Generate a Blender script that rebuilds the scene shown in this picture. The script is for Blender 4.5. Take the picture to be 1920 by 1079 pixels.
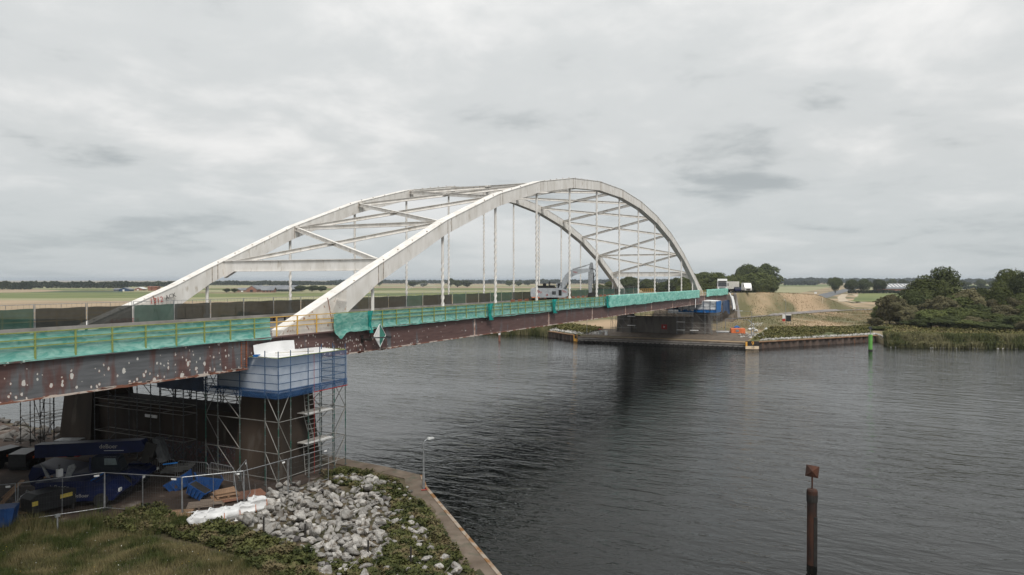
import bpy, bmesh, math, random
from mathutils import Vector, Matrix, Euler, noise as mnoise
R = math.radians
rnd = random.Random(7)
for o in list(bpy.data.objects): bpy.data.objects.remove(o)
scene = bpy.context.scene
col = scene.collection

# ------------------------------------------------------------------ camera
CAM = Vector((-34.188, -33.677, 5.687)); YAW = .4602; PITCH = .0106; FPX = 1352.2
cam = bpy.data.cameras.new('camera'); camo = bpy.data.objects.new('camera', cam); col.objects.link(camo)
cam.sensor_width = 36; cam.lens = 36 * FPX / 1920; cam.clip_start = .5; cam.clip_end = 60000
camo.location = CAM; camo.rotation_euler = (R(90) - PITCH, 0, YAW - R(90))
scene.camera = camo
# ------------------------------------------------------------------ sky, sun, exposure
SUN_EL, SUN_AZ = R(50), R(228)          # azimuth measured from +X, counter-clockwise: the bright part of the cloud behind the camera
world = bpy.data.worlds.new('World'); scene.world = world; world.use_nodes = True
nt = world.node_tree; nt.nodes.clear()
def N(t, **k):
    n = nt.nodes.new(t)
    for a, b in k.items(): setattr(n, a, b)
    return n
L = lambda a, b: nt.links.new(a, b)
out = N('ShaderNodeOutputWorld'); mixs = N('ShaderNodeMixShader')
sky = N('ShaderNodeTexSky', sky_type='NISHITA', sun_disc=False, sun_elevation=SUN_EL, sun_rotation=R(90) - SUN_AZ)
bgs = N('ShaderNodeBackground'); bgs.inputs[1].default_value = .07; L(sky.outputs[0], bgs.inputs[0])
geo = N('ShaderNodeNewGeometry'); sep = N('ShaderNodeSeparateXYZ')
tcd = N('ShaderNodeTexCoord'); L(tcd.outputs['Generated'], sep.inputs[0])
def math_(op, a, b=None, c=None):
    n = N('ShaderNodeMath', operation=op)
    for i, v in enumerate((a, b, c)):
        if v is None: continue
        if isinstance(v, (int, float)): n.inputs[i].default_value = v
        else: L(v, n.inputs[i])
    return n.outputs[0]
zc = math_('MAXIMUM', sep.outputs[2], 0.0)
den = math_('ADD', zc, .17)
px_ = math_('DIVIDE', sep.outputs[0], den); py_ = math_('DIVIDE', sep.outputs[1], den)
cmb = N('ShaderNodeCombineXYZ'); L(px_, cmb.inputs[0]); L(py_, cmb.inputs[1])
def cloud(scale, det, rough, off):
    mp = N('ShaderNodeMapping'); mp.inputs['Location'].default_value = off
    L(cmb.outputs[0], mp.inputs[0])
    n = N('ShaderNodeTexNoise'); n.inputs['Scale'].default_value = scale; n.inputs['Detail'].default_value = det
    n.inputs['Roughness'].default_value = rough; n.inputs['Distortion'].default_value = .25
    L(mp.outputs[0], n.inputs['Vector']); return n.outputs[0]
c1 = cloud(.62, 7, .52, (4.4, 6.9, 0)); c2 = cloud(1.7, 8, .58, (9.3, 1.2, 0))
cm = math_('ADD', math_('MULTIPLY', c1, .6), math_('MULTIPLY', c2, .4))
ramp = N('ShaderNodeValToRGB'); L(cm, ramp.inputs[0])
cr = ramp.color_ramp; cr.interpolation = 'EASE'
cr.elements[0].position = .37; cr.elements[0].color = (.255, .272, .276, 1)
cr.elements[1].position = .61; cr.elements[1].color = (.54, .535, .525, 1)
e = cr.elements.new(.47); e.color = (.405, .415, .413, 1)
# horizon: paler and flatter
hz = N('ShaderNodeMapRange'); L(zc, hz.inputs[0]); hz.inputs[1].default_value = 0; hz.inputs[2].default_value = .16
hz.inputs[3].default_value = .72; hz.inputs[4].default_value = 0
hmix = N('ShaderNodeMix', data_type='RGBA'); L(hz.outputs[0], hmix.inputs[0]); L(ramp.outputs[0], hmix.inputs[6])
hmix.inputs[7].default_value = (.355, .385, .40, 1)
bgc = N('ShaderNodeBackground'); L(hmix.outputs[2], bgc.inputs[0])
zr_ = N('ShaderNodeMapRange'); L(zc, zr_.inputs[0]); zr_.inputs[1].default_value = 0; zr_.inputs[2].default_value = .7; zr_.inputs[3].default_value = .93; zr_.inputs[4].default_value = 1.28; L(zr_.outputs[0], bgc.inputs[1])   # an overcast sky brightens towards the zenith
mixs.inputs[0].default_value = .96
L(bgs.outputs[0], mixs.inputs[1]); L(bgc.outputs[0], mixs.inputs[2]); L(mixs.outputs[0], out.inputs[0])
sl = bpy.data.lights.new('sun', 'SUN'); sl.energy = 1.5; sl.angle = R(16); sl.color = (1, .96, .9)
so = bpy.data.objects.new('sun', sl); col.objects.link(so)
so.location = (0, 0, 60)
sd = Vector((math.cos(SUN_EL) * math.cos(SUN_AZ), math.cos(SUN_EL) * math.sin(SUN_AZ), math.sin(SUN_EL)))
so.rotation_euler = (-sd).to_track_quat('-Z', 'Y').to_euler()
vs = scene.view_settings; vs.view_transform = 'Standard'; vs.look = 'None'; vs.gamma = 1; vs.exposure = .70; vs.use_curve_mapping = False

# ------------------------------------------------------------------ helpers: surveying
_fw = Vector((math.cos(YAW) * math.cos(PITCH), math.sin(YAW) * math.cos(PITCH), -math.sin(PITCH)))
_rt = Vector((math.sin(YAW), -math.cos(YAW), 0)); _up = _rt.cross(_fw)
def ray(u, v): return _fw + _rt * ((u - 960) / FPX) + _up * ((539.5 - v) / FPX)
def G(u, v, z=-6.5):
    d = ray(u, v); return CAM + d * ((z - CAM.z) / d.z)
def GY(u, v, y):
    d = ray(u, v); return CAM + d * ((y - CAM.y) / d.y)
def GD(u, v, depth): return CAM + ray(u, v) * depth
def depth(p): return (Vector(p) - CAM).dot(_fw)

# ------------------------------------------------------------------ helpers: materials
MATS = {}
def mat(name, c1, c2=None, rough=.7, metal=0, scale=4, det=4, stretch=(1, 1, 1), lo=.35, hi=.65, bump=0, bscale=None,
        coord='Object', c3=None, s3=1, p3=(.6, .7), rnd_obj=0, alpha=1, emit=0, trans=0, ior=1.45, spec=.5):
    m = bpy.data.materials.new(name); m.use_nodes = True; t = m.node_tree; ns = t.nodes
    b = ns['Principled BSDF']; lk = t.links.new
    b.inputs['Roughness'].default_value = rough; b.inputs['Metallic'].default_value = metal
    b.inputs['Alpha'].default_value = alpha; b.inputs['IOR'].default_value = ior
    b.inputs['Specular IOR Level'].default_value = spec
    if trans: b.inputs['Transmission Weight'].default_value = trans
    tc = ns.new('ShaderNodeTexCoord'); mp = ns.new('ShaderNodeMapping'); mp.inputs['Scale'].default_value = stretch
    if coord == 'World':
        g = ns.new('ShaderNodeNewGeometry'); lk(g.outputs['Position'], mp.inputs[0])
    else: lk(tc.outputs[coord], mp.inputs[0])
    if c2 is None: c2 = tuple(min(1, x * 1.25) for x in c1); c1 = tuple(x * .8 for x in c1)
    n = ns.new('ShaderNodeTexNoise'); n.inputs['Scale'].default_value = scale; n.inputs['Detail'].default_value = det
    lk(mp.outputs[0], n.inputs['Vector'])
    r = ns.new('ShaderNodeValToRGB'); r.color_ramp.elements[0].position = lo; r.color_ramp.elements[1].position = hi
    r.color_ramp.elements[0].color = (*c1, 1); r.color_ramp.elements[1].color = (*c2, 1)
    lk(n.outputs[0], r.inputs[0]); colr = r.outputs[0]
    if c3 is not None:
        n3 = ns.new('ShaderNodeTexNoise'); n3.inputs['Scale'].default_value = s3; n3.inputs['Detail'].default_value = 6
        lk(mp.outputs[0], n3.inputs['Vector'])
        mr = ns.new('ShaderNodeMapRange'); mr.inputs[1].default_value = p3[0]; mr.inputs[2].default_value = p3[1]
        lk(n3.outputs[0], mr.inputs[0])
        mx = ns.new('ShaderNodeMix'); mx.data_type = 'RGBA'; lk(mr.outputs[0], mx.inputs[0]); lk(colr, mx.inputs[6])
        mx.inputs[7].default_value = (*c3, 1); colr = mx.outputs[2]
    if rnd_obj:
        oi = ns.new('ShaderNodeObjectInfo'); hs = ns.new('ShaderNodeHueSaturation')
        mr = ns.new('ShaderNodeMapRange'); mr.inputs[3].default_value = 1 - rnd_obj; mr.inputs[4].default_value = 1 + rnd_obj
        lk(oi.outputs['Random'], mr.inputs[0]); lk(mr.outputs[0], hs.inputs['Value']); lk(colr, hs.inputs['Color']); colr = hs.outputs[0]
    lk(colr, b.inputs['Base Color'])
    if emit: lk(colr, b.inputs['Emission Color']); b.inputs['Emission Strength'].default_value = emit
    if bump:
        n2 = ns.new('ShaderNodeTexNoise'); n2.inputs['Scale'].default_value = bscale or scale * 3; n2.inputs['Detail'].default_value = 5
        lk(mp.outputs[0], n2.inputs['Vector']); bp = ns.new('ShaderNodeBump'); bp.inputs['Strength'].default_value = min(1, bump)
        bp.inputs['Distance'].default_value = .05 * max(1, bump); lk(n2.outputs[0], bp.inputs['Height']); lk(bp.outputs[0], b.inputs['Normal'])
    MATS[name] = m; return m

# ------------------------------------------------------------------ helpers: meshes and objects
class MB:
    def __init__(s): s.v = []; s.f = []
    def quadbox(s, a, b):                       # two loops of four points
        i = len(s.v); s.v += [tuple(p) for p in a] + [tuple(p) for p in b]
        s.f += [(i+3, i+2, i+1, i), (i+4, i+5, i+6, i+7)] + [(i+k, i+(k+1) % 4, i+4+(k+1) % 4, i+4+k) for k in range(4)]; return s
    def box(s, c, d, rz=0, ry=0, rx=0):
        x, y, z = d[0]/2, d[1]/2, d[2]/2; m = Euler((rx, ry, rz)).to_matrix(); c = Vector(c)
        q = lambda zz: [c + m @ Vector(p) for p in ((-x, -y, zz), (x, -y, zz), (x, y, zz), (-x, y, zz))]
        s.quadbox(q(-z), q(z)); return s
    def box2(s, a, b):
        return s.box([(a[i]+b[i])/2 for i in range(3)], [abs(b[i]-a[i]) for i in range(3)])
    def bar(s, p, q, w, h=None, up=(0, 0, 1)):
        h = h or w; p = Vector(p); q = Vector(q); d = (q-p).normalized(); up = Vector(up)
        if abs(d.dot(up)) > .98: up = Vector((1, 0, 0))
        x = d.cross(up).normalized() * (w/2); y = x.cross(d).normalized() * (h/2)
        s.quadbox([p-x-y, p+x-y, p+x+y, p-x+y], [q-x-y, q+x-y, q+x+y, q-x+y]); return s
    def tube(s, p, q, r, n=6, r2=None):
        p = Vector(p); q = Vector(q); d = (q-p).normalized(); up = Vector((0, 0, 1)) if abs(d.z) < .98 else Vector((1, 0, 0))
        x = d.cross(up).normalized(); y = x.cross(d); r2 = r if r2 is None else r2; i = len(s.v)
        for c, rr in ((p, r), (q, r2)):
            for k in range(n):
                a = 2*math.pi*k/n; s.v.append(tuple(c + x*(math.cos(a)*rr) + y*(math.sin(a)*rr)))
        s.f += [(i+k, i+(k+1) % n, i+n+(k+1) % n, i+n+k) for k in range(n)] + [tuple(range(i+n-1, i-1, -1)), tuple(range(i+n, i+2*n))]
        return s
    def path(s, pts, r, n=6):
        for a, b in zip(pts, pts[1:]): s.tube(a, b, r, n)
        return s
    def prism(s, pts, d):                       # polygon (3-D points) pushed along d
        n = len(pts); i = len(s.v); d = Vector(d)
        s.v += [tuple(p) for p in pts] + [tuple(Vector(p)+d) for p in pts]
        s.f += [tuple(range(i+n-1, i-1, -1)), tuple(range(i+n, i+2*n))] + [(i+k, i+(k+1) % n, i+n+(k+1) % n, i+n+k) for k in range(n)]
        return s
    def lathe(s, c, prof, n=12):
        i = len(s.v); c = Vector(c)
        for r, z in prof:
            for k in range(n):
                a = 2*math.pi*k/n; s.v.append((c.x+r*math.cos(a), c.y+r*math.sin(a), c.z+z))
        for j in range(len(prof)-1):
            for k in range(n): s.f.append((i+j*n+k, i+j*n+(k+1) % n, i+(j+1)*n+(k+1) % n, i+(j+1)*n+k))
        s.f += [tuple(range(i+n-1, i-1, -1)), tuple(range(i+(len(prof)-1)*n, i+len(prof)*n))]
        return s
    def grid(s, fn, nu, nv):
        i = len(s.v)
        for a in range(nu+1):
            for b in range(nv+1): s.v.append(tuple(fn(a/nu, b/nv)))
        s.f += [(i+a*(nv+1)+b, i+(a+1)*(nv+1)+b, i+(a+1)*(nv+1)+b+1, i+a*(nv+1)+b+1) for a in range(nu) for b in range(nv)]
        return s
    def ico(s, c, r, seed=0, jit=.25, sc=(1, 1, 1)):
        bm = bmesh.new(); bmesh.ops.create_icosphere(bm, subdivisions=1, radius=1); i = len(s.v); q = random.Random(seed)
        for v in bm.verts:
            k = 1+q.uniform(-jit, jit); s.v.append((c[0]+v.co.x*r*sc[0]*k, c[1]+v.co.y*r*sc[1]*k, c[2]+v.co.z*r*sc[2]*k))
        s.f += [tuple(i+v.index for v in f.verts) for f in bm.faces]; bm.free(); return s
    def build(s, name, m, parent=None, label=None, local=False, kind=None, smooth=False, recalc=True):
        me = bpy.data.meshes.new(name)
        off = Vector((0, 0, 0))
        if parent is not None and not local:
            p = parent
            while p is not None: off += p.location; p = p.parent
        vs_ = [(x-off.x, y-off.y, z-off.z) for x, y, z in s.v] if off.length else s.v
        me.from_pydata(vs_, [], s.f)
        if recalc and len(s.f) < 60000:
            bm = bmesh.new(); bm.from_mesh(me); bmesh.ops.recalc_face_normals(bm, faces=bm.faces); bm.to_mesh(me); bm.free()
        if smooth: me.polygons.foreach_set('use_smooth', [True]*len(me.polygons))
        me.materials.append(MATS[m] if isinstance(m, str) else m); me.update()
        o = bpy.data.objects.new(name, me); col.objects.link(o)
        if parent is not None: o.parent = parent
        if label: o['label'] = label
        if kind: o['kind'] = kind
        return o
def tag(o, label, cat, group=None):
    o['label'] = label; o['category'] = cat
    if group: o['group'] = group
    return o
def thing(name, label, cat, loc=(0, 0, 0), rz=0, group=None):
    o = bpy.data.objects.new(name, None); o.empty_display_size = .3; col.objects.link(o)
    o.location = loc; o.rotation_euler = (0, 0, rz); return tag(o, label, cat, group)
def dup(root, loc=None, rz=None, label=None, scale=None):
    kids = {}
    for o in list(root.children): kids[o] = list(o.children)
    r = root.copy(); col.objects.link(r)
    for ch, gs in kids.items():
        c = ch.copy(); col.objects.link(c); c.parent = r
        for g in gs:
            d = g.copy(); col.objects.link(d); d.parent = c
    if loc is not None: r.location = loc
    if rz is not None: r.rotation_euler = (0, 0, rz)
    if label: r['label'] = label
    if scale is not None: r.scale = scale
    return r
def pcopy(o, loc, parent=None):
    c = o.copy(); col.objects.link(c); c.location = loc
    if parent is not None: c.parent = parent
    return c
def text(s, name, m, parent, loc, rot, size, ext=.004, local=True):
    cu = bpy.data.curves.new(name, 'FONT'); cu.body = s; cu.size = size; cu.extrude = ext; cu.align_x = 'CENTER'; cu.align_y = 'CENTER'
    tmp = bpy.data.objects.new('tmp', cu); me = bpy.data.meshes.new_from_object(tmp); me.name = name; bpy.data.objects.remove(tmp); me.materials.clear(); me.materials.append(MATS[m]); o = bpy.data.objects.new(name, me); col.objects.link(o)
    o.parent = parent; o.location = loc; o.rotation_euler = rot; return o
ORD = ['first', 'second', 'third', 'fourth', 'fifth', 'sixth', 'seventh', 'eighth', 'ninth', 'tenth', 'eleventh', 'twelfth', 'thirteenth', 'fourteenth',
       'fifteenth', 'sixteenth', 'seventeenth', 'eighteenth', 'nineteenth', 'twentieth']
def ordw(i):
    if i < 20: return ORD[i]
    t = ['twenty', 'thirty', 'forty', 'fifty'][(i+1)//10-2]
    return t + ('-' + ORD[(i+1) % 10-1] if (i+1) % 10 else 'th').replace('yth', 'ieth')
def lerp(a, b, t): return a+(b-a)*t
def pl(x, pts):
    if x <= pts[0][0]: return pts[0][1]
    for (a, b), (c, d) in zip(pts, pts[1:]):
        if x <= c: return b+(d-b)*(x-a)/(c-a)
    return pts[-1][1]
def sst(a, b, x):
    t = max(0, min(1, (x-a)/(b-a))); return t*t*(3-2*t)
def nz(x, y, s=1, o=0): return mnoise.noise(Vector((x*s, y*s, o)))

# ------------------------------------------------------------------ materials
mat('white_steel', (.66, .63, .585), (.80, .775, .74), rough=.55, scale=1.4, det=7, stretch=(1, 1, .35), c3=(.45, .40, .33), s3=2.6, p3=(.60, .76), bump=.15, coord='World')
mat('white_steel_rusty', (.58, .54, .49), (.74, .70, .64), rough=.6, scale=1.5, c3=(.30, .13, .05), s3=3.5, p3=(.60, .68), coord='World')
mat('seam_rust', (.10, .06, .04), (.42, .34, .26), scale=5, coord='World')
mat('deck_asphalt', (.10, .105, .11), (.17, .175, .18), rough=.9, scale=2.5, coord='World')
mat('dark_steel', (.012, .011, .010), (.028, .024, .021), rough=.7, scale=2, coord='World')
mat('flange_peel', (.20, .085, .055), (.50, .43, .38), rough=.7, scale=1.2, stretch=(1, 1, 3), lo=.47, hi=.53, coord='World')
mat('rust_plate', (.22, .075, .04), (.30, .13, .08), rough=.8, scale=5, coord='World')
mat('stripe_primer', (.30, .15, .11), (.62, .52, .46), rough=.7, scale=3, coord='World')
mat('yellow_green_paint', (.20, .25, .07), (.28, .33, .11), rough=.5, scale=6)
mat('yellow_paint', (.55, .32, .06), (.62, .40, .10), rough=.5, scale=6)
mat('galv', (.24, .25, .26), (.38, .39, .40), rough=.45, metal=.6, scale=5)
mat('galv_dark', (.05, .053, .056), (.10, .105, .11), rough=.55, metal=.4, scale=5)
mat('scaf_tube', (.07, .10, .095), (.19, .20, .19), rough=.45, metal=.4, scale=1.3, c3=(.03, .12, .09), s3=1.1, p3=(.52, .6))
mat('scaf_tube_grey', (.20, .195, .18), (.30, .29, .27), rough=.5, metal=.3, scale=2)
mat('scaf_blue', (.02, .05, .10), (.04, .08, .15), rough=.5, scale=2)
mat('plank_grey', (.30, .29, .27), (.42, .40, .37), rough=.8, scale=3)
mat('red_paint', (.28, .02, .018), (.36, .03, .025), rough=.5)
mat('white_tarp', (.68, .68, .68), (.82, .82, .82), rough=.5, scale=.8, bump=.6, bscale=1.5)
mat('white_sheet_dim', (.60, .64, .68), (.80, .82, .84), rough=.4, scale=.7, bump=1, bscale=1.6)
mat('blue_sheet', (.015, .04, .10), (.03, .07, .16), rough=.45, scale=1, bump=.6)
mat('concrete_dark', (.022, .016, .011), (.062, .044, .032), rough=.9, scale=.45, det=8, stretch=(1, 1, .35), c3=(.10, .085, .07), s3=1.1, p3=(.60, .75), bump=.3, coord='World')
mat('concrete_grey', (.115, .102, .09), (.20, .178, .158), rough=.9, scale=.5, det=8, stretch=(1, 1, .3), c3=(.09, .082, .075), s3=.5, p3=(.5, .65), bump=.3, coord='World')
mat('concrete_quay', (.095, .070, .050), (.165, .130, .100), rough=.9, scale=.9, det=8, c3=(.09, .085, .06), s3=1.4, p3=(.55, .7), bump=.5, coord='World')
mat('lichen_edge', (.20, .10, .035), (.30, .25, .20), rough=.9, scale=1.6, lo=.42, hi=.56, coord='World')
mat('site_ground', (.026, .017, .012), (.080, .055, .042), rough=.95, scale=.35, det=9, c3=(.18, .155, .135), s3=.7, p3=(.60, .72), bump=.8, bscale=6, coord='World')
mat('grass_ground', (.032, .036, .013), (.085, .068, .036), rough=1, scale=.5, det=9, c3=(.12, .09, .058), s3=.6, p3=(.50, .60), bump=1, bscale=12, coord='World')
mat('rock', (.22, .21, .195), (.47, .45, .42), rough=.85, scale=2.2, det=6, bump=.8, bscale=7, rnd_obj=.38, c3=(.12, .10, .08), s3=1.3, p3=(.50, .66))
mat('rock_shade', (.07, .066, .06), (.16, .15, .14), rough=.9, scale=1.2, coord='World', bump=.5)  # darker copy of rock: the shade on the left shore put into its colour
mat('rock_dark', (.055, .05, .05), (.12, .11, .105), rough=.85, scale=3, bump=.8, bscale=7, rnd_obj=.2)
mat('rock_far', (.26, .25, .235), (.50, .485, .46), rough=.85, scale=.9, coord='World')
mat('bramble', (.026, .036, .010), (.098, .102, .034), rough=.7, scale=1.3, det=5, coord='World', c3=(.15, .12, .065), s3=1.1, p3=(.50, .64), spec=.2)
mat('grass_blade', (.045, .058, .018), (.16, .135, .068), rough=.9, scale=.7, det=5, coord='World', lo=.4, hi=.6, spec=.1)
mat('dry_blade', (.22, .17, .095), (.38, .28, .17), rough=1, scale=.1, coord='World', spec=.05, c3=(.11, .105, .04), s3=.06, p3=(.5, .6))
mat('bank_herb', (.075, .080, .026), (.18, .16, .068), rough=.9, scale=.3, coord='World', spec=.1)
mat('reed', (.085, .095, .038), (.20, .185, .098), rough=.9, scale=.25, coord='World', lo=.42, hi=.58, spec=.1)
mat('leaf_dark', (.040, .053, .020), (.105, .118, .046), rough=.8, scale=.35, det=4, rnd_obj=.3, spec=.1)
mat('leaf_mid', (.055, .072, .022), (.145, .155, .058), rough=.8, scale=.4, det=4, rnd_obj=.3, spec=.1)
mat('leaf_olive', (.09, .085, .045), (.19, .17, .095), rough=.8, scale=.4, det=4, rnd_obj=.25, spec=.1)
mat('leaf_far', (.028, .040, .022), (.060, .070, .038), rough=1, scale=.02, det=6, coord='World', spec=.05)
mat('bark', (.05, .04, .03), (.10, .085, .065), rough=.9, scale=3)
mat('dry_grass', (.20, .165, .09), (.40, .29, .185), rough=1, scale=.06, det=12, lo=.40, hi=.60, c3=(.135, .125, .06), s3=.045, p3=(.52, .60), bump=1, bscale=1.2, stretch=(.45, 1, 1), coord='World')
mat('field_tan', (.27, .205, .13), (.37, .28, .18), rough=1, scale=.012, det=9, coord='World', stretch=(1, 3, 1))
mat('field_green', (.10, .13, .038), (.165, .185, .060), rough=1, scale=.010, det=8, coord='World', stretch=(1, 2, 1))
mat('field_dark', (.045, .070, .028), (.065, .09, .04), rough=1, scale=.01, det=8, coord='World')
mat('field_pale', (.24, .24, .12), (.30, .28, .16), rough=1, scale=.01, det=8, coord='World')
mat('bank_green', (.060, .072, .022), (.14, .135, .05), rough=1, scale=.12, det=10, coord='World', bump=1, bscale=1.2)
mat('path', (.20, .18, .17), (.27, .25, .235), rough=.9, scale=.3, coord='World')
mat('sand', (.40, .33, .24), (.50, .42, .31), rough=1, scale=.1, coord='World')
mat('sheet_pile', (.055, .042, .036), (.12, .085, .068), rough=.8, scale=.7, det=7, stretch=(1, 1, .3), coord='World', c3=(.16, .07, .03), s3=1, p3=(.6, .7))
mat('pile_cap', (.19, .085, .035), (.28, .18, .11), rough=.85, scale=.6, coord='World')
mat('timber_dark', (.018, .016, .014), (.035, .03, .026), rough=.8, scale=2, coord='World')
mat('timber_grey', (.20, .185, .17), (.32, .30, .28), rough=.8, scale=.8, coord='World')
mat('black_plastic', (.010, .010, .011), (.018, .018, .02), rough=.45)
mat('rubber', (.012, .012, .012), (.022, .022, .022), rough=.85)
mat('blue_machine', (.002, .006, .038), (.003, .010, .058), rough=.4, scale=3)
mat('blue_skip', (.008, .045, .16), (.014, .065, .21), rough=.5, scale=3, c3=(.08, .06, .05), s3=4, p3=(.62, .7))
mat('glass_dark', (.02, .024, .028), (.03, .034, .04), rough=.1, spec=.8)
mat('glass_grey', (.14, .17, .17), (.2, .24, .24), rough=.15, spec=.8)
mat('white_paint', (.66, .66, .65), (.78, .78, .77), rough=.4, scale=3)
mat('cream_paint', (.55, .53, .48), (.65, .63, .58), rough=.5, scale=2)
mat('grey_machine', (.36, .38, .40), (.46, .48, .50), rough=.4, scale=2)
mat('yellow_sticker', (.50, .38, .06), (.62, .48, .10), rough=.5)
mat('orange_paint', (.70, .16, .05), (.80, .22, .07), rough=.5)
mat('sign_green', (.045, .20, .155), (.055, .23, .18), rough=.5)
mat('sign_yellow', (.75, .36, .05), (.80, .42, .08), rough=.5)
mat('sign_cream', (.70, .55, .38), (.75, .6, .42), rough=.6)
mat('green_paint', (.11, .33, .06), (.15, .40, .09), rough=.5, scale=1)
mat('pole_rust', (.018, .010, .008), (.085, .028, .012), rough=.8, scale=1.6, det=8, stretch=(1, 1, .3), c3=(.016, .013, .012), s3=.9, p3=(.48, .58))
mat('pole_dark', (.012, .011, .010), (.028, .025, .022), rough=.85, scale=3)
mat('wood', (.24, .145, .085), (.36, .235, .15), rough=.8, scale=2, stretch=(1, 5, 5))
mat('wood_grey', (.15, .115, .09), (.25, .20, .16), rough=.85, scale=2, stretch=(1, 5, 5))
mat('rust_sheet', (.20, .09, .055), (.27, .13, .085), rough=.85, scale=1)
mat('bag_white', (.60, .60, .60), (.75, .75, .75), rough=.7, scale=2, bump=1, bscale=3)
mat('bag_orange', (.5, .15, .04), rough=.7)
mat('barn_roof', (.15, .16, .175), (.22, .23, .245), rough=.7, scale=.1, coord='World')
mat('brick', (.20, .095, .07), (.28, .14, .10), rough=.9, scale=.3, coord='World')
mat('barn_green', (.05, .075, .06), (.07, .10, .08), rough=.9)
mat('roof_white', (.55, .55, .54), (.7, .7, .7), rough=.6)
mat('net_dark', (.018, .024, .020), (.030, .036, .030), rough=.8, scale=2, alpha=.90)
mat('net_black', (.022, .024, .021), (.034, .036, .031), rough=.8, scale=2, alpha=.93)
mat('net_greenfence', (.020, .060, .045), (.035, .085, .065), rough=.8, scale=1.2, alpha=.90)
mat('life_ring', (.70, .68, .66), rough=.5)
mat('graffiti_red', (.42, .04, .03), rough=.6); mat('graffiti_black', (.03, .03, .03), rough=.6)
mat('lamp_head', (.6, .61, .6), rough=.3)
mat('spray', (.75, .76, .77), rough=.4, alpha=.35)
mat('flower', (.6, .6, .55), rough=.8); mat('flower_yellow', (.55, .38, .05), rough=.8)
HAZE = 0.00012
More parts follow.
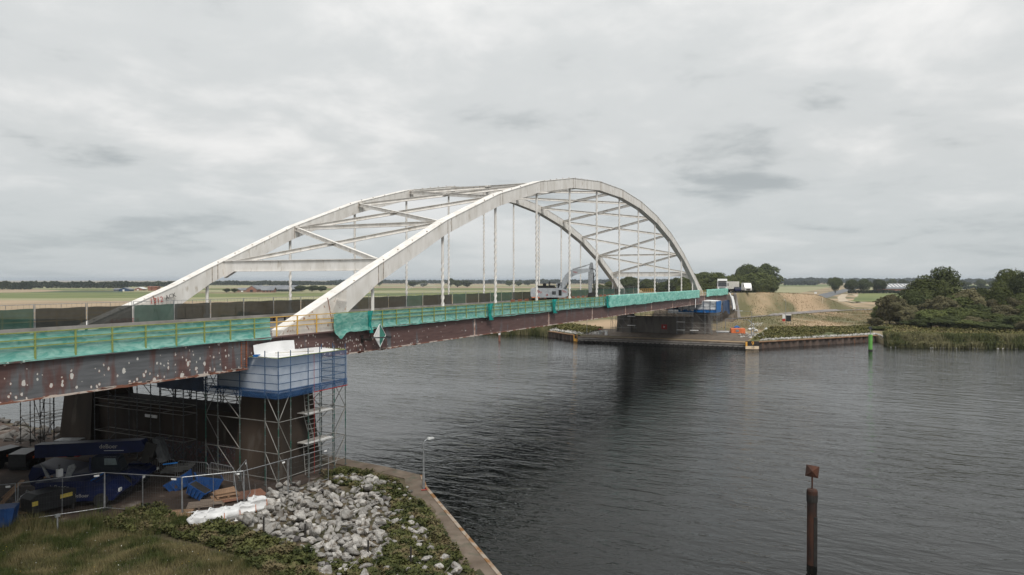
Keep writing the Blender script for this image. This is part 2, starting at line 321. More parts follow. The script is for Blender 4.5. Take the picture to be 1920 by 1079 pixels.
# ------------------------------------------------------------------ special materials
def newmat(name):
    m = bpy.data.materials.new(name); m.use_nodes = True; MATS[name] = m
    return m, m.node_tree.nodes, m.node_tree.links.new, m.node_tree.nodes['Principled BSDF']
def girder_mat():
    m, ns, lk, b = newmat('girder_paint')
    g = ns.new('ShaderNodeNewGeometry'); sp = ns.new('ShaderNodeSeparateXYZ'); lk(g.outputs['Position'], sp.inputs[0])
    cb = ns.new('ShaderNodeCombineXYZ'); lk(sp.outputs[0], cb.inputs[0]); lk(sp.outputs[2], cb.inputs[1])
    def noise(sc, st, det=6, dist=0):
        mp = ns.new('ShaderNodeMapping'); mp.inputs['Scale'].default_value = st; lk(cb.outputs[0], mp.inputs[0])
        n = ns.new('ShaderNodeTexNoise'); n.inputs['Scale'].default_value = sc; n.inputs['Detail'].default_value = det
        n.inputs['Distortion'].default_value = dist; lk(mp.outputs[0], n.inputs['Vector']); return n.outputs[0]
    def mr(v, a, b_, c=0, d=1):
        n = ns.new('ShaderNodeMapRange'); lk(v, n.inputs[0])
        for i, x in enumerate((a, b_, c, d)): n.inputs[i+1].default_value = x
        return n.outputs[0]
    def mt(op, a, b_):
        n = ns.new('ShaderNodeMath'); n.operation = op
        for i, v in enumerate((a, b_)):
            if isinstance(v, (int, float)): n.inputs[i].default_value = v
            else: lk(v, n.inputs[i])
        return n.outputs[0]
    def mix(f, a, b_):
        n = ns.new('ShaderNodeMix'); n.data_type = 'RGBA'; lk(f, n.inputs[0])
        for i, v in ((6, a), (7, b_)):
            if isinstance(v, tuple): n.inputs[i].default_value = (*v, 1)
            else: lk(v, n.inputs[i])
        return n.outputs[2]
    # brown primer showing between grey-blue paint: upright streaks
    streak = noise(.75, (1, .22, 1), 5)
    fine = noise(5, (1, .15, 1), 4)
    s = mt('ADD', mt('MULTIPLY', streak, .8), mt('MULTIPLY', fine, .2))
    left = mr(sp.outputs[0], -7, 0, .095, -.035)          # grey share is larger on the side span
    fac = mr(mt('ADD', s, left), .53, .60)
    smear = noise(2.5, (.3, 2.5, 1), 5)
    brown = mix(mr(smear, .3, .7), (.085, .045, .041), (.135, .078, .071))
    grey = mix(mr(smear, .3, .7), (.080, .084, .090), (.145, .150, .160))
    base = mix(fac, brown, grey)
    # ground-back paint spots
    def spots(scale, rad, share, seed):
        mp = ns.new('ShaderNodeMapping'); mp.inputs['Location'].default_value = (seed, seed*2, 0); mp.inputs['Scale'].default_value = (1.25, .8, 1)
        n0 = ns.new('ShaderNodeTexNoise'); n0.inputs['Scale'].default_value = 6; lk(cb.outputs[0], n0.inputs['Vector'])
        ad = ns.new('ShaderNodeVectorMath'); ad.operation = 'MULTIPLY_ADD'; lk(n0.outputs[1], ad.inputs[0]); ad.inputs[1].default_value = (.12, .12, 0); lk(cb.outputs[0], ad.inputs[2])
        lk(ad.outputs[0], mp.inputs[0])
        v = ns.new('ShaderNodeTexVoronoi'); v.voronoi_dimensions = '2D'; v.inputs['Scale'].default_value = scale; lk(mp.outputs[0], v.inputs['Vector'])
        sc = ns.new('ShaderNodeSeparateColor'); lk(v.outputs['Color'], sc.inputs[0])
        on = mt('LESS_THAN', sc.outputs[0], share); rr = mt('ADD', mt('MULTIPLY', sc.outputs[1], rad*.7), rad*.4)
        return mt('MULTIPLY', on, mt('LESS_THAN', v.outputs['Distance'], rr)), mt('MULTIPLY', on, mt('LESS_THAN', v.outputs['Distance'], mt('MULTIPLY', rr, 1.55)))
    def ramp(pts):
        f = mr(sp.outputs[0], -20, 140); r = ns.new('ShaderNodeValToRGB'); lk(f, r.inputs[0]); cr = r.color_ramp
        while len(cr.elements) > 1: cr.elements.remove(cr.elements[0])
        for i, (x, v) in enumerate(pts):
            e = cr.elements[0] if i == 0 else cr.elements.new((x+20)/160)
            e.position = (x+20)/160; e.color = (v, v, v, 1)
        return r.outputs[0]
    low = mr(sp.outputs[2], .5, 1.9, 1.25, .45)
    d1 = mt('MULTIPLY', ramp([(-20, .18), (-10, .22), (-7, .42), (-3.5, .5), (-2, .2), (1, .2), (3, .55), (7.5, .75), (9, .35), (13, .12), (30, .02), (95, .02), (104, .3), (118, .35), (125, .1)]), low)
    a1, r1 = spots(3.6, .22, d1, 3.3)
    a2, r2 = spots(1.5, .17, mt('MULTIPLY', ramp([(-20, .5), (-10, .45), (-4, .2), (0, 0), (3, .1), (10, 0)]), low), 8.1)
    ring = mt('MAXIMUM', r1, r2); core = mt('MAXIMUM', a1, a2)
    rs = mt('MULTIPLY', ring, mr(noise(.9, (1, 1, 1), 3), .42, .58, 0, .7))
    base = mix(rs, base, (.20, .075, .05))
    base = mix(core, base, (.56, .54, .51))
    lk(base, b.inputs['Base Color']); b.inputs['Roughness'].default_value = .6
    bp = ns.new('ShaderNodeBump'); bp.inputs['Strength'].default_value = .25; bp.inputs['Distance'].default_value = .02
    lk(noise(.6, (1, 1, 1), 3), bp.inputs['Height']); lk(bp.outputs[0], b.inputs['Normal'])
girder_mat()
def cloth_mat(name, c1, c2, tr, sc, alpha=1.0, st=(1, 1, 1)):
    m, ns, lk, b = newmat(name)
    g = ns.new('ShaderNodeNewGeometry'); mp = ns.new('ShaderNodeMapping'); mp.inputs['Scale'].default_value = st; lk(g.outputs['Position'], mp.inputs[0])
    n = ns.new('ShaderNodeTexNoise'); n.inputs['Scale'].default_value = sc; n.inputs['Detail'].default_value = 7; n.inputs['Distortion'].default_value = 1.2; lk(mp.outputs[0], n.inputs['Vector'])
    r = ns.new('ShaderNodeValToRGB'); lk(n.outputs[0], r.inputs[0]); r.color_ramp.elements[0].position = .38; r.color_ramp.elements[1].position = .62
    r.color_ramp.elements[0].color = (*c1, 1); r.color_ramp.elements[1].color = (*c2, 1)
    lk(r.outputs[0], b.inputs['Base Color']); b.inputs['Roughness'].default_value = .55; b.inputs['Specular IOR Level'].default_value = .2
    b.inputs['Alpha'].default_value = alpha
    t = ns.new('ShaderNodeBsdfTranslucent'); lk(r.outputs[0], t.inputs[0]); mx = ns.new('ShaderNodeMixShader'); mx.inputs[0].default_value = tr
    o = ns['Material Output']; lk(b.outputs[0], mx.inputs[1]); lk(t.outputs[0], mx.inputs[2])
    tp = ns.new('ShaderNodeBsdfTransparent'); m2 = ns.new('ShaderNodeMixShader'); m2.inputs[0].default_value = 1-alpha
    b.inputs['Alpha'].default_value = 1; lk(mx.outputs[0], m2.inputs[1]); lk(tp.outputs[0], m2.inputs[2]); lk(m2.outputs[0], o.inputs[0])
    bp = ns.new('ShaderNodeBump'); bp.inputs['Strength'].default_value = .35; bp.inputs['Distance'].default_value = .04
    lk(n.outputs[0], bp.inputs['Height']); lk(bp.outputs[0], b.inputs['Normal'])
cloth_mat('net_turquoise', (.11, .39, .33), (.31, .59, .51), .3, 2.4, .90, (.5, 1, 1.5))
cloth_mat('net_turquoise_deep', (.01, .20, .18), (.02, .36, .32), .3, 2.0, .95)
cloth_mat('tarp_turquoise', (.18, .52, .44), (.36, .72, .62), .2, .9, 1.0, (1, 1, 2))
cloth_mat('net_blue', (.15, .28, .50), (.20, .34, .58), .4, 1.2, .26)
cloth_mat('net_blue_dense', (.03, .09, .22), (.05, .13, .30), .3, 1.0, .6)
cloth_mat('tarp_bright_blue', (.02, .14, .42), (.03, .19, .52), .2, 1.0, 1)
def water_mat():
    m, ns, lk, b = newmat('water')
    b.inputs['Base Color'].default_value = (.004, .005, .0045, 1); b.inputs['Specular IOR Level'].default_value = .36; b.inputs['Roughness'].default_value = .05; b.inputs['IOR'].default_value = 1.33
    g = ns.new('ShaderNodeNewGeometry')
    def noise(sc, st, rot, det, ro=.6, di=0):
        mp = ns.new('ShaderNodeMapping'); mp.inputs['Scale'].default_value = st; mp.inputs['Rotation'].default_value = (0, 0, rot); lk(g.outputs['Position'], mp.inputs[0])
        n = ns.new('ShaderNodeTexNoise'); n.inputs['Scale'].default_value = sc; n.inputs['Detail'].default_value = det; n.inputs['Roughness'].default_value = ro
        n.inputs['Distortion'].default_value = di; lk(mp.outputs[0], n.inputs['Vector']); return n.outputs[0]
    def mt(op, a, b_):
        n = ns.new('ShaderNodeMath'); n.operation = op
        for i, v in enumerate((a, b_)):
            if isinstance(v, (int, float)): n.inputs[i].default_value = v
            else: lk(v, n.inputs[i])
        return n.outputs[0]
    a = noise(.75, (1, .38, 1), R(-28), 4, .55, .6); c = noise(3.0, (1, .45, 1), R(-15), 3, .6, .3); w = noise(.12, (1, 1, 1), 0, 3)
    patch = ns.new('ShaderNodeMapRange'); lk(noise(.035, (1, .6, 1), R(20), 4), patch.inputs[0]); patch.inputs[1].default_value = .35; patch.inputs[2].default_value = .62
    patch.inputs[3].default_value = .45; patch.inputs[4].default_value = 1.1
    h = mt('MULTIPLY', mt('ADD', mt('MULTIPLY', a, .85), mt('MULTIPLY', c, .20)), patch.outputs[0])
    h = mt('ADD', h, mt('MULTIPLY', w, .5))
    bp = ns.new('ShaderNodeBump'); bp.inputs['Strength'].default_value = 1; bp.inputs['Distance'].default_value = WAVE
    lk(h, bp.inputs['Height']); lk(bp.outputs[0], b.inputs['Normal'])
WAVE = .21
water_mat()
def pier_mat():
    m, ns, lk, b = newmat('pier_graffiti')
    g = ns.new('ShaderNodeNewGeometry')
    n = ns.new('ShaderNodeTexNoise'); n.inputs['Scale'].default_value = 2.2; n.inputs['Detail'].default_value = 2; n.inputs['Distortion'].default_value = 2.5; lk(g.outputs['Position'], n.inputs['Vector'])
    r = ns.new('ShaderNodeValToRGB'); lk(n.outputs[0], r.inputs[0]); cr = r.color_ramp
    cr.interpolation = 'CONSTANT'
    cr.elements[0].position = 0; cr.elements[0].color = (.04, .034, .03, 1); cr.elements[1].position = .45; cr.elements[1].color = (.10, .03, .035, 1)
    for p, c in ((.5, (.04, .036, .03)), (.55, (.11, .11, .12)), (.6, (.02, .02, .02)), (.64, (.02, .03, .07))):
        e = cr.elements.new(p); e.color = (*c, 1)
    lk(r.outputs[0], b.inputs['Base Color']); b.inputs['Roughness'].default_value = .8
pier_mat()

# ------------------------------------------------------------------ the land and the water
ZW = -8.3
NS = [(-900, -900), (-54, -41), (-19.7, -7.4), (-9.9, 2.2), (-8.3, 4.0), (-5, 4.7), (-1, 5.2), (5, 5.7), (15, 6.2), (33, 6.4), (41, 5.4), (80, 0), (300, -12), (1200, -60)]
FS = [(-9000, 400), (-400, 190), (-110, 152), (-60, 142.5), (-46, 137), (-37.5, 135), (-35.2, 149), (-11.9, 118.2), (-11.5, 116.6), (24.7, 117.6), (25, 118.3), (36.7, 128.4),
      (43, 132.5), (50, 130), (63, 135.6), (130, 134), (224, 131), (240, 112), (400, 100), (9000, 100)]
def shN(y): return pl(y, NS)
def shF(y): return pl(y, FS)
def near_h(x, y):
    d = shN(y)-x
    if d < 0: return -10.2
    if y < 12: edge = sst(.2, .7, d)
    else: edge = sst(-1, 5, d)
    base = -6.75+.25*sst(1.0, 5, d)
    if y < -2: base += .35*sst(6, 11, d)*sst(-2, -8, y)            # grassy rise towards the viewer
    base += .10*nz(x, y, .35)+.04*nz(x, y, 1.5)
    return -10.2+(base+10.2)*edge
XB = [(-60, 330), (-40, 300), (-24, 262), (-16, 222), (-8, 184), (0, 163), (12, 158), (26, 158), (60, 170)]
ZB = [(-60, -6.8), (-40, -6.5), (-24, -5.9), (-16, -5.2), (-8, -4.7), (0, -4.9), (12, -5.4), (26, -5.6)]
def far_h(x, y, d):
    wall = (-36 < y < 37)
    if d < -.3: return -10.2
    if wall: edge = sst(.25, .8, d)
    else: edge = sst(-1.2, 3, d)
    xp = pl(y, XB); zp = pl(y, ZB)
    if y > 26: zp = lerp(zp, -6.85, sst(26, 60, y))
    if y < -70: zp = lerp(zp, -6.85, sst(-70, -110, y))
    x0 = shF(y); t = max(0, min(1, (d-5)/max(5, xp-x0-5)))
    z = lerp(-6.85, zp, t**.8)
    if x > xp: z = lerp(zp, -6.85, sst(5, 50, x-xp))
    nzz = .35*nz(x, y, .07)+.14*nz(x, y, .3)
    if x < 700: z += nzz*sst(1, 10, d)*(1-sst(60, 130, d))*.8
    # embankment that carries the road off the bridge
    cx = lerp(8.8, 0, sst(240, 480, x)); hw = 11.2+14*sst(168, 205, x)
    dy = abs(y-cx)-hw; crest = lerp(1.95, -6.6, sst(175, 430, x))
    side = crest-max(0, dy)/(2.3+1.2*sst(260, 400, x))
    if -1.3 < y < 19: front = 1.95 if x > 165.2 else -99
    else: front = zp+(x-xp-7)*.27
    e = min(side, front)
    if e > z: z = e+(nzz*.35 if (dy > 0 or front < 1.9) else 0)
    return -10.2+(max(z, -10.2)+10.2)*edge
def land(name, ys, ds, xf, hf, m):
    mb = MB(); nd = len(ds)
    for y in ys:
        for d in ds:
            x = xf(y, d); mb.v.append((x, y, hf(x, y, d)))
    for i in range(len(ys)-1):
        for j in range(nd-1):
            a = i*nd+j; mb.f.append((a, a+1, a+nd+1, a+nd))
    o = mb.build(name, m, kind='structure', smooth=True, recalc=False); return o
def frange(a, b, s):
    r = []; 
    while a < b-1e-6: r.append(a); a += s
    return r
ys = [-9000, -5000, -2500, -1200, -700, -450]+frange(-320, -120, 12)+frange(-120, -40, 2.5)+[-40, -38, -37.5, -37, -36.2, -35.6, -35.3, -35.1]+frange(-34.8, -12.2, 1.0)+[-12, -11.9, -11.7, -11.5, -11.2]+frange(-10.5, 24.5, 1.0)+[24.7, 24.9, 25.2]+frange(26, 60, 1.5)+frange(60, 240, 4)+[240, 300, 400, 600, 900, 1500, 2500, 5000, 9000, 16000]
ds = [-4, -1.2, -.4, .1, .3, .55, .8, 1.2, 2]+frange(3, 150, 1.6)+frange(150, 360, 4)+[360, 380, 400, 430, 470, 520, 600, 700, 850, 1100, 1500, 2200, 3500, 6000, 10000, 20000]
far_ground = land('ground', ys, ds, lambda y, d: shF(y)+d, far_h, 'dry_grass')
ysn = [-900, -300, -120, -80, -60]+frange(-54, -20, 1.2)+frange(-20, 12, .4)+frange(12, 45, .8)+[45, 50, 60, 80, 120, 200, 300, 600, 1200]
dn = [-4, -1, -.2, .1, .3, .5, .7]+frange(.9, 24, .4)+frange(24, 60, 2)+[60, 80, 120, 200, 400, 1200]
land('ground', ysn, dn, lambda y, d: shN(y)-d, lambda x, y, d: near_h(x, y), 'grass_ground')
mb = MB(); mb.v = [(-900, -2500, ZW), (3000, -2500, ZW), (3000, 3000, ZW), (-900, 3000, ZW)]; mb.f = [(0, 1, 2, 3)]
mb.v = [(-900, -2500, ZW), (420, -2500, ZW), (420, 3000, ZW), (-900, 3000, ZW)]
mb.build('water', 'water', kind='structure', recalc=False)
def gz(x, y): return near_h(x, y)
def fz(x, y): return far_h(x, y, x-shF(y))
def sheet(name, m, pts, zoff=.03, sub=None, hf=fz):
    """thin ground patch over a polygon given in plan, draped on the land"""
    bm = bmesh.new(); vs_ = [bm.verts.new((p[0], p[1], 0)) for p in pts]; bm.faces.new(vs_)
    if sub:
        xs = [p[0] for p in pts]; ysq = [p[1] for p in pts]
        for ax, lo, hi in ((0, min(xs), max(xs)), (1, min(ysq), max(ysq))):
            c = lo+sub
            while c < hi:
                no = (1, 0, 0) if ax == 0 else (0, 1, 0); co = (c, 0, 0) if ax == 0 else (0, c, 0)
                bmesh.ops.bisect_plane(bm, geom=bm.verts[:]+bm.edges[:]+bm.faces[:], plane_co=co, plane_no=no); c += sub
    for v in bm.verts: v.co.z = hf(v.co.x, v.co.y)+zoff
    me = bpy.data.meshes.new(name); bmesh.ops.recalc_face_normals(bm, faces=bm.faces)
    bm.to_mesh(me); bm.free(); me.materials.append(MATS[m]); o = bpy.data.objects.new(name, me); col.objects.link(o); o['kind'] = 'structure'
    me.polygons.foreach_set('use_smooth', [True]*len(me.polygons)); return o
def fieldpx(m, uv, z=-6.85, zo=.10, name='field'):
    pts = [G(u, v, z) for u, v in uv]; mb = MB(); n = len(pts)
    mb.v = [(p.x, p.y, z+zo) for p in pts]; mb.f = [tuple(range(n))]
    o = mb.build(name, m, kind='structure', recalc=False)
    if o.data.polygons[0].normal.z < 0: o.data.flip_normals()
    return o
# farmland far beyond the canal, seen over and through the bridge (z a little above the ground sheet)
fieldpx('field_tan', [(-300, 602), (900, 594), (900, 562), (420, 566), (-300, 562)], zo=.12)
fieldpx('field_pale', [(-300, 562), (420, 566), (900, 562), (1180, 557), (1180, 551), (700, 556), (420, 558), (100, 560.5), (-300, 559.5)], zo=.14)
fieldpx('field_green', [(-300, 559.5), (100, 560.5), (420, 558), (700, 556), (1180, 551), (1180, 547), (700, 550), (420, 551), (200, 548), (-300, 547.5)], zo=.16)
fieldpx('field_dark', [(55, 549), (120, 549), (230, 549.3), (230, 546), (120, 546)], zo=.20)
fieldpx('field_tan', [(-300, 552.5), (40, 549), (170, 545), (60, 543), (-300, 546)], zo=.18)
fieldpx('field_pale', [(230, 548), (700, 550.5), (1180, 546.5), (1180, 544), (700, 545.5), (230, 544)], zo=.22)
fieldpx('field_green', [(120, 545.5), (420, 543.8), (700, 545), (1180, 543.5), (1180, 541.5), (700, 541), (230, 541), (60, 542.5)], zo=.24)
fieldpx('field_tan', [(120, 541.8), (700, 540.6), (1180, 541), (1180, 538.5), (700, 538), (120, 539)], zo=.26)
fieldpx('field_pale', [(-300, 545.5), (60, 542.5), (700, 537.8), (1180, 538.2), (1180, 535), (500, 535), (-300, 538)], zo=.28)
fieldpx('field_green', [(1572, 566), (1700, 568), (1950, 575), (2300, 580), (2300, 556), (1950, 552), (1700, 550.5), (1560, 551)], zo=.24)
fieldpx('field_pale', [(1440, 549.5), (1560, 550), (1950, 551), (2300, 554), (2300, 541), (1950, 540), (1440, 538)], zo=.20)
fieldpx('field_green', [(1440, 537.5), (1950, 539.5), (2300, 540), (2300, 535), (1440, 533.5)], zo=.22)
fieldpx('field_pale', [(1780, 548), (1950, 549), (2300, 550), (2300, 544), (1780, 543)], zo=.3)
# service path, dirt track, road
def ribbon(name, m, cl, w, zo, hf=fz, step=4):
    mb = MB(); pts = []
    for (a, b) in zip(cl, cl[1:]):
        n = max(1, int((Vector(b)-Vector(a)).length/step))
        pts += [Vector(a).lerp(Vector(b), i/n) for i in range(n)]
    pts.append(Vector(cl[-1]))
    for i, p in enumerate(pts):
        t = (pts[min(i+1, len(pts)-1)]-pts[max(i-1, 0)]).normalized(); nrm = Vector((-t.y, t.x))
        for s in (-1, -.33, .33, 1):
            q = p+nrm*(w/2*s); mb.v.append((q.x, q.y, hf(q.x, q.y)+zo if hf else zo))
    for i in range(len(pts)-1):
        for k in range(3): a = i*4+k; mb.f.append((a, a+4, a+5, a+1))
    o = mb.build(name, m, kind='structure', recalc=False, smooth=True)
    if o.data.polygons[0].normal.z < 0: o.data.flip_normals()
    return o
def GL(u, v, d0=130, d1=900):
    d = ray(u, v); t = d0; st_ = .7
    while t < d1:
        p = CAM+d*t
        if p.z <= fz(p.x, p.y): return p
        t += st_
    return G(u, v, -6.8)
_pp = [GL(u, v) for u, v in ((1385, 598), (1400, 596), (1430, 592), (1470, 588), (1500, 586), (1520, 582), (1540, 579), (1560, 578), (1600, 577.5), (1640, 577.5), (1700, 578))]
print('PATH', [(round(p.x), round(p.y), round(p.z, 1)) for p in _pp])
ribbon('service_path', 'path', [(pl(y, XB)+2.5, y) for y in [-1-.9*k for k in range(62)]], 2.3, .16)
ribbon('approach_road', 'deck_asphalt', [(159.2, 8.8), (200, 8.8), (260, 8.4), (330, 3.5), (420, 0), (560, -2), (800, -6), (1400, -20)], 14, .14, step=8)
ribbon('dirt_track', 'sand', [(250, -16), (300, -14), (360, -17), (430, -20), (520, -16), (640, -15)], 5, .12, step=6)
ribbon('dirt_track', 'sand', [(430, -24), (400, -27), (440, -32), (520, -30), (640, -24)], 7, .10, step=6)
# green lower bank behind the piling
def band(name, m, y0, y1, d0, d1, zo=.05):
    mb = MB(); yy = frange(y0, y1, 1.5)+[y1]; dd = frange(d0, d1, 1.6)+[d1]; nd = len(dd)
    for y in yy:
        for d in dd:
            dj = d if d in (d0,) else d+2.0*nz(y, d, .15)
            x = shF(y)+dj; mb.v.append((x, y, far_h(x, y, dj)+zo))
    for i in range(len(yy)-1):
        for j in range(nd-1): a = i*nd+j; mb.f.append((a, a+1, a+nd+1, a+nd))
    return mb.build(name, m, kind='structure', smooth=True, recalc=False)
band('bank', 'bank_green', -34.5, -11.6, 1.0, 30)
band('bank', 'bank_green', 25.2, 40, 1.0, 9)
band('bank', 'bank_green', 40, 232, .2, 22)
band('bank', 'bank_green', -130, -36.6, .2, 26)
# compacted site ground under the bridge
sitep = [(-30, 60), (-22, 2), (-13.5, 3.0), (-9.5, -3.6), (-7.2, -4.6), (-4.2, -2.8), (-1.5, -3.6), (1.2, -3.2), (3.4, -2.4), (4.2, 2), (4.5, 14), (3.0, 24), (2, 32), (-6, 60)]
sheet('site_ground', 'site_ground', sitep, .03, 1.0, gz)
# ---- near quay: concrete coping and wall
def wallstrip(name, m, line, w, ztop, zbot, side, kind='structure', parent=None, label=None):
    """line in plan; body lies on the land side (side=+1: left of travel)"""
    mb = MB(); n = len(line); outer = [Vector(p) for p in line]; inner = []
    for i in range(n):
        t = (outer[min(i+1, n-1)]-outer[max(i-1, 0)]).normalized(); inner.append(outer[i]+Vector((-t.y, t.x))*w*side)
    for i in range(n-1):
        a, b, c, d = outer[i], outer[i+1], inner[i+1], inner[i]
        mb.quadbox([(p.x, p.y, zbot) for p in (a, b, c, d)], [(p.x, p.y, ztop) for p in (a, b, c, d)])
    o = mb.build(name, m, parent, kind=kind)
    if label: o['label'] = label
    return o
qline = [(-60, -73.6), (-41, -54), (-24, -36.8), (-7.2, -19.7), (2.2, -9.9), (4.2, -8.3), (4.9, -5), (5.4, -1), (5.9, 5), (6.4, 12)]
q = wallstrip('quay_wall', 'concrete_quay', qline, 1.25, -6.72, -10, 1, kind=None)
tag(q, 'worn concrete quay wall with a bevelled corner beside the rock pile', 'quay wall')
e_ = wallstrip('steel_edge', 'lichen_edge', [(a+.02, b-.02) for a, b in qline[:6]], .18, -6.69, -6.95, 1, kind=None); e_.parent = q
lo_ = [(-60, -73.6), (-24, -36.8), (-3.0, -15.3)]
# pale fender plate on the corner face
mb = MB(); mb.bar((2.15, -10.0, -7.1), (-.4, -12.7, -7.1), .08, .5); o = mb.build('fender_plate', 'galv', q)

# ---- far quay: concrete front, timber fenders, steel sheet piling
fq = thing('quay_wall', 'long dark concrete quay with timber fenders in front of the far bridge pier', 'quay wall', (116.6, 7, ZW))
mb = MB(); mb.box2((116.7, -11.5, -10), (118.3, 24.7, -7.25)); mb.build('wall', 'concrete_grey', fq)
mb = MB(); mb.box2((116.55, -11.55, -7.25), (118.6, 24.75, -6.95)); mb.build('coping', 'concrete_quay', fq)
for zz in (-7.32, -7.72):
    mb = MB(); mb.box2((116.3, -11.3, zz-.11), (116.52, 24.5, zz+.11)); mb.build('fender_beam', 'timber_grey', fq)
mb = MB(); mb.box2((116.2, -11.4, -9.5), (116.66, 24.6, -7.92)); mb.build('lower_fender', 'timber_dark', fq)
mb = MB()
for i in range(36): mb.box((116.15, -11+i, -8.4), (.28, .3, 1.3))
mb.build('fender_post', 'timber_dark', fq, kind='stuff')
sheet('quay_floor', 'concrete_quay', [(118.4, -11.4), (118.4, 24.6), (134, 24.6), (136, 12), (136, -6), (128, -11.4)], .06, 2)
def piling(label, a, b, ztop=-7.0):
    a = Vector(a); b = Vector(b); L_ = (b-a).length; t = (b-a)/L_; nr = Vector((-t.y, t.x))
    o = thing('sheet_piling', label, 'quay wall', (a.x, a.y, ZW))
    mb = MB(); n = int(L_/.5); pts = []
    for i in range(n+1):
        k = i % 4; off = .22 if k in (1, 2) else -.12
        p = a+t*(L_*i/n)+nr*off; pts.append(p)
    for p, q_ in zip(pts, pts[1:]):
        i = len(mb.v); mb.v += [(p.x, p.y, -10), (q_.x, q_.y, -10), (q_.x, q_.y, ztop), (p.x, p.y, ztop)]; mb.f.append((i, i+1, i+2, i+3))
    mb.build('steel_sheet', 'sheet_pile', o, kind='stuff')
    mb = MB(); mb.bar((a.x, a.y, ztop+.08), (b.x, b.y, ztop+.08), .75, .16); mb.build('capping_beam', 'pile_cap', o); return o
piling('rusty steel sheet piling with brown capping right of the far quay', (117.2, -11.9), (149, -35.2))
piling('rusty steel sheet piling with brown capping left of the far quay', (128.3, 36.8), (118.0, 24.9))

# ------------------------------------------------------------------ THE BRIDGE
W = 17.67; ZD = 1.95
bridge = thing('arch_bridge', 'white steel tied arch bridge with spiral hangers and a patchy brown girder', 'bridge', (65, 8.8, 2))
def zbot(k):
    s = (k-6.5)/6.5; return 10*(1.8072*(1-s*s)-.1249*(s**4-s*s))
def rib(y):
    nodes = [(-.6+(1.2 if y > 5 else 0)*-1, 2.15, 1.2), (6.4, 5.15, 3.3)] if y < 5 else [(-1.4, 2.15, 1.2), (6.4, 5.15, 3.3)]
    nodes[0] = (.2, 2.45, 1.9) if y < 5 else (-1.1, 2.35, 1.9)
    xs = [(10*k, zbot(k)+1.2+.15*(k in (1, 12)), zbot(k)) for k in range(1, 13)]
    pts = nodes+xs+[(123.6, 5.15, 3.3), (129.8, 2.45, 1.9)]
    for i, (a, b) in enumerate(zip(pts, pts[1:])):
        mb = MB(); h = .45
        mb.quadbox([(a[0], y-h, a[2]), (a[0], y+h, a[2]), (a[0], y+h, a[1]), (a[0], y-h, a[1])], [(b[0], y-h, b[2]), (b[0], y+h, b[2]), (b[0], y+h, b[1]), (b[0], y-h, b[1])])
        # overhanging top flange
        o = mb.build('arch_segment', 'white_steel_rusty' if (i < 1 and y < 5) else 'white_steel', bridge)
        mb = MB(); mb.quadbox([(a[0], y-h-.05, a[1]), (a[0], y+h+.05, a[1]), (a[0], y+h+.05, a[1]+.05), (a[0], y-h-.05, a[1]+.05)],
                              [(b[0], y-h-.05, b[1]), (b[0], y+h+.05, b[1]), (b[0], y+h+.05, b[1]+.05), (b[0], y-h-.05, b[1]+.05)])
        mb.build('top_flange', 'white_steel', o)
        # field splice seam with darker stain
        if 2 <= i < len(pts)-1:
            mb = MB()
            for dx in (.02, .62):
                x = a[0]+.1+dx; t = (x-a[0])/(b[0]-a[0]); z0 = lerp(a[2], b[2], t); z1 = lerp(a[1], b[1], t)
                mb.quadbox([(x, y-h-.012, z0), (x+.06, y-h-.012, z0), (x+.06-.0, y-h-.012, z1), (x, y-h-.012, z1)][::1], [(x, y-h-.002, z0), (x+.06, y-h-.002, z0), (x+.06, y-h-.002, z1), (x, y-h-.002, z1)])
            mb.build('splice_seam', 'seam_rust', o)
        # lifting lugs along the top edge
        mb = MB(); L_ = b[0]-a[0]; n = max(2, int(L_/1.7))
        for j in range(n):
            t = (j+.5)/n; mb.box((lerp(a[0], b[0], t)+.3*math.sin(j*7+a[0]), y-.40, lerp(a[1], b[1], t)+.085), (.10, .07, .07))
        mb.build('lug', 'seam_rust', o, kind='stuff')
    return pts
rp = rib(0); rib(W)
# foot stiffening plates
for y in (0, W):
    for sx, x0 in ((1, 0), (-1, 130)):
        mb = MB(); y0 = y-.50 if y < 5 else y-.5
        mb.prism([(x0-sx*.2, y0, 2.1), (x0+sx*6.6, y0, 2.1), (x0+sx*6.6, y0, 3.35), (x0+sx*4.5, y0, 4.3), (x0+sx*.3, y0, 2.5)], (0, .04, 0))
        mb.build('gusset_plate', 'white_steel_rusty', bridge)
        if x0 == 0:
            mb = MB()
            for k in range(26):
                mb.bar((x0+4.4+.018*k*2, y0-.01, 2.6+k*.07), (x0+5.5+.018*k*2, y0-.01, 2.45+k*.07), .03, .035)
            mb.build('weld_ribs', 'white_steel', bridge, kind='stuff')
            mb = MB(); mb.bar((4.35, y0-.012, 4.45), (4.9, y0-.012, 2.3), .02, .07, up=(0, 1, 0)); mb.build('rust_seam', 'rust_plate', bridge)
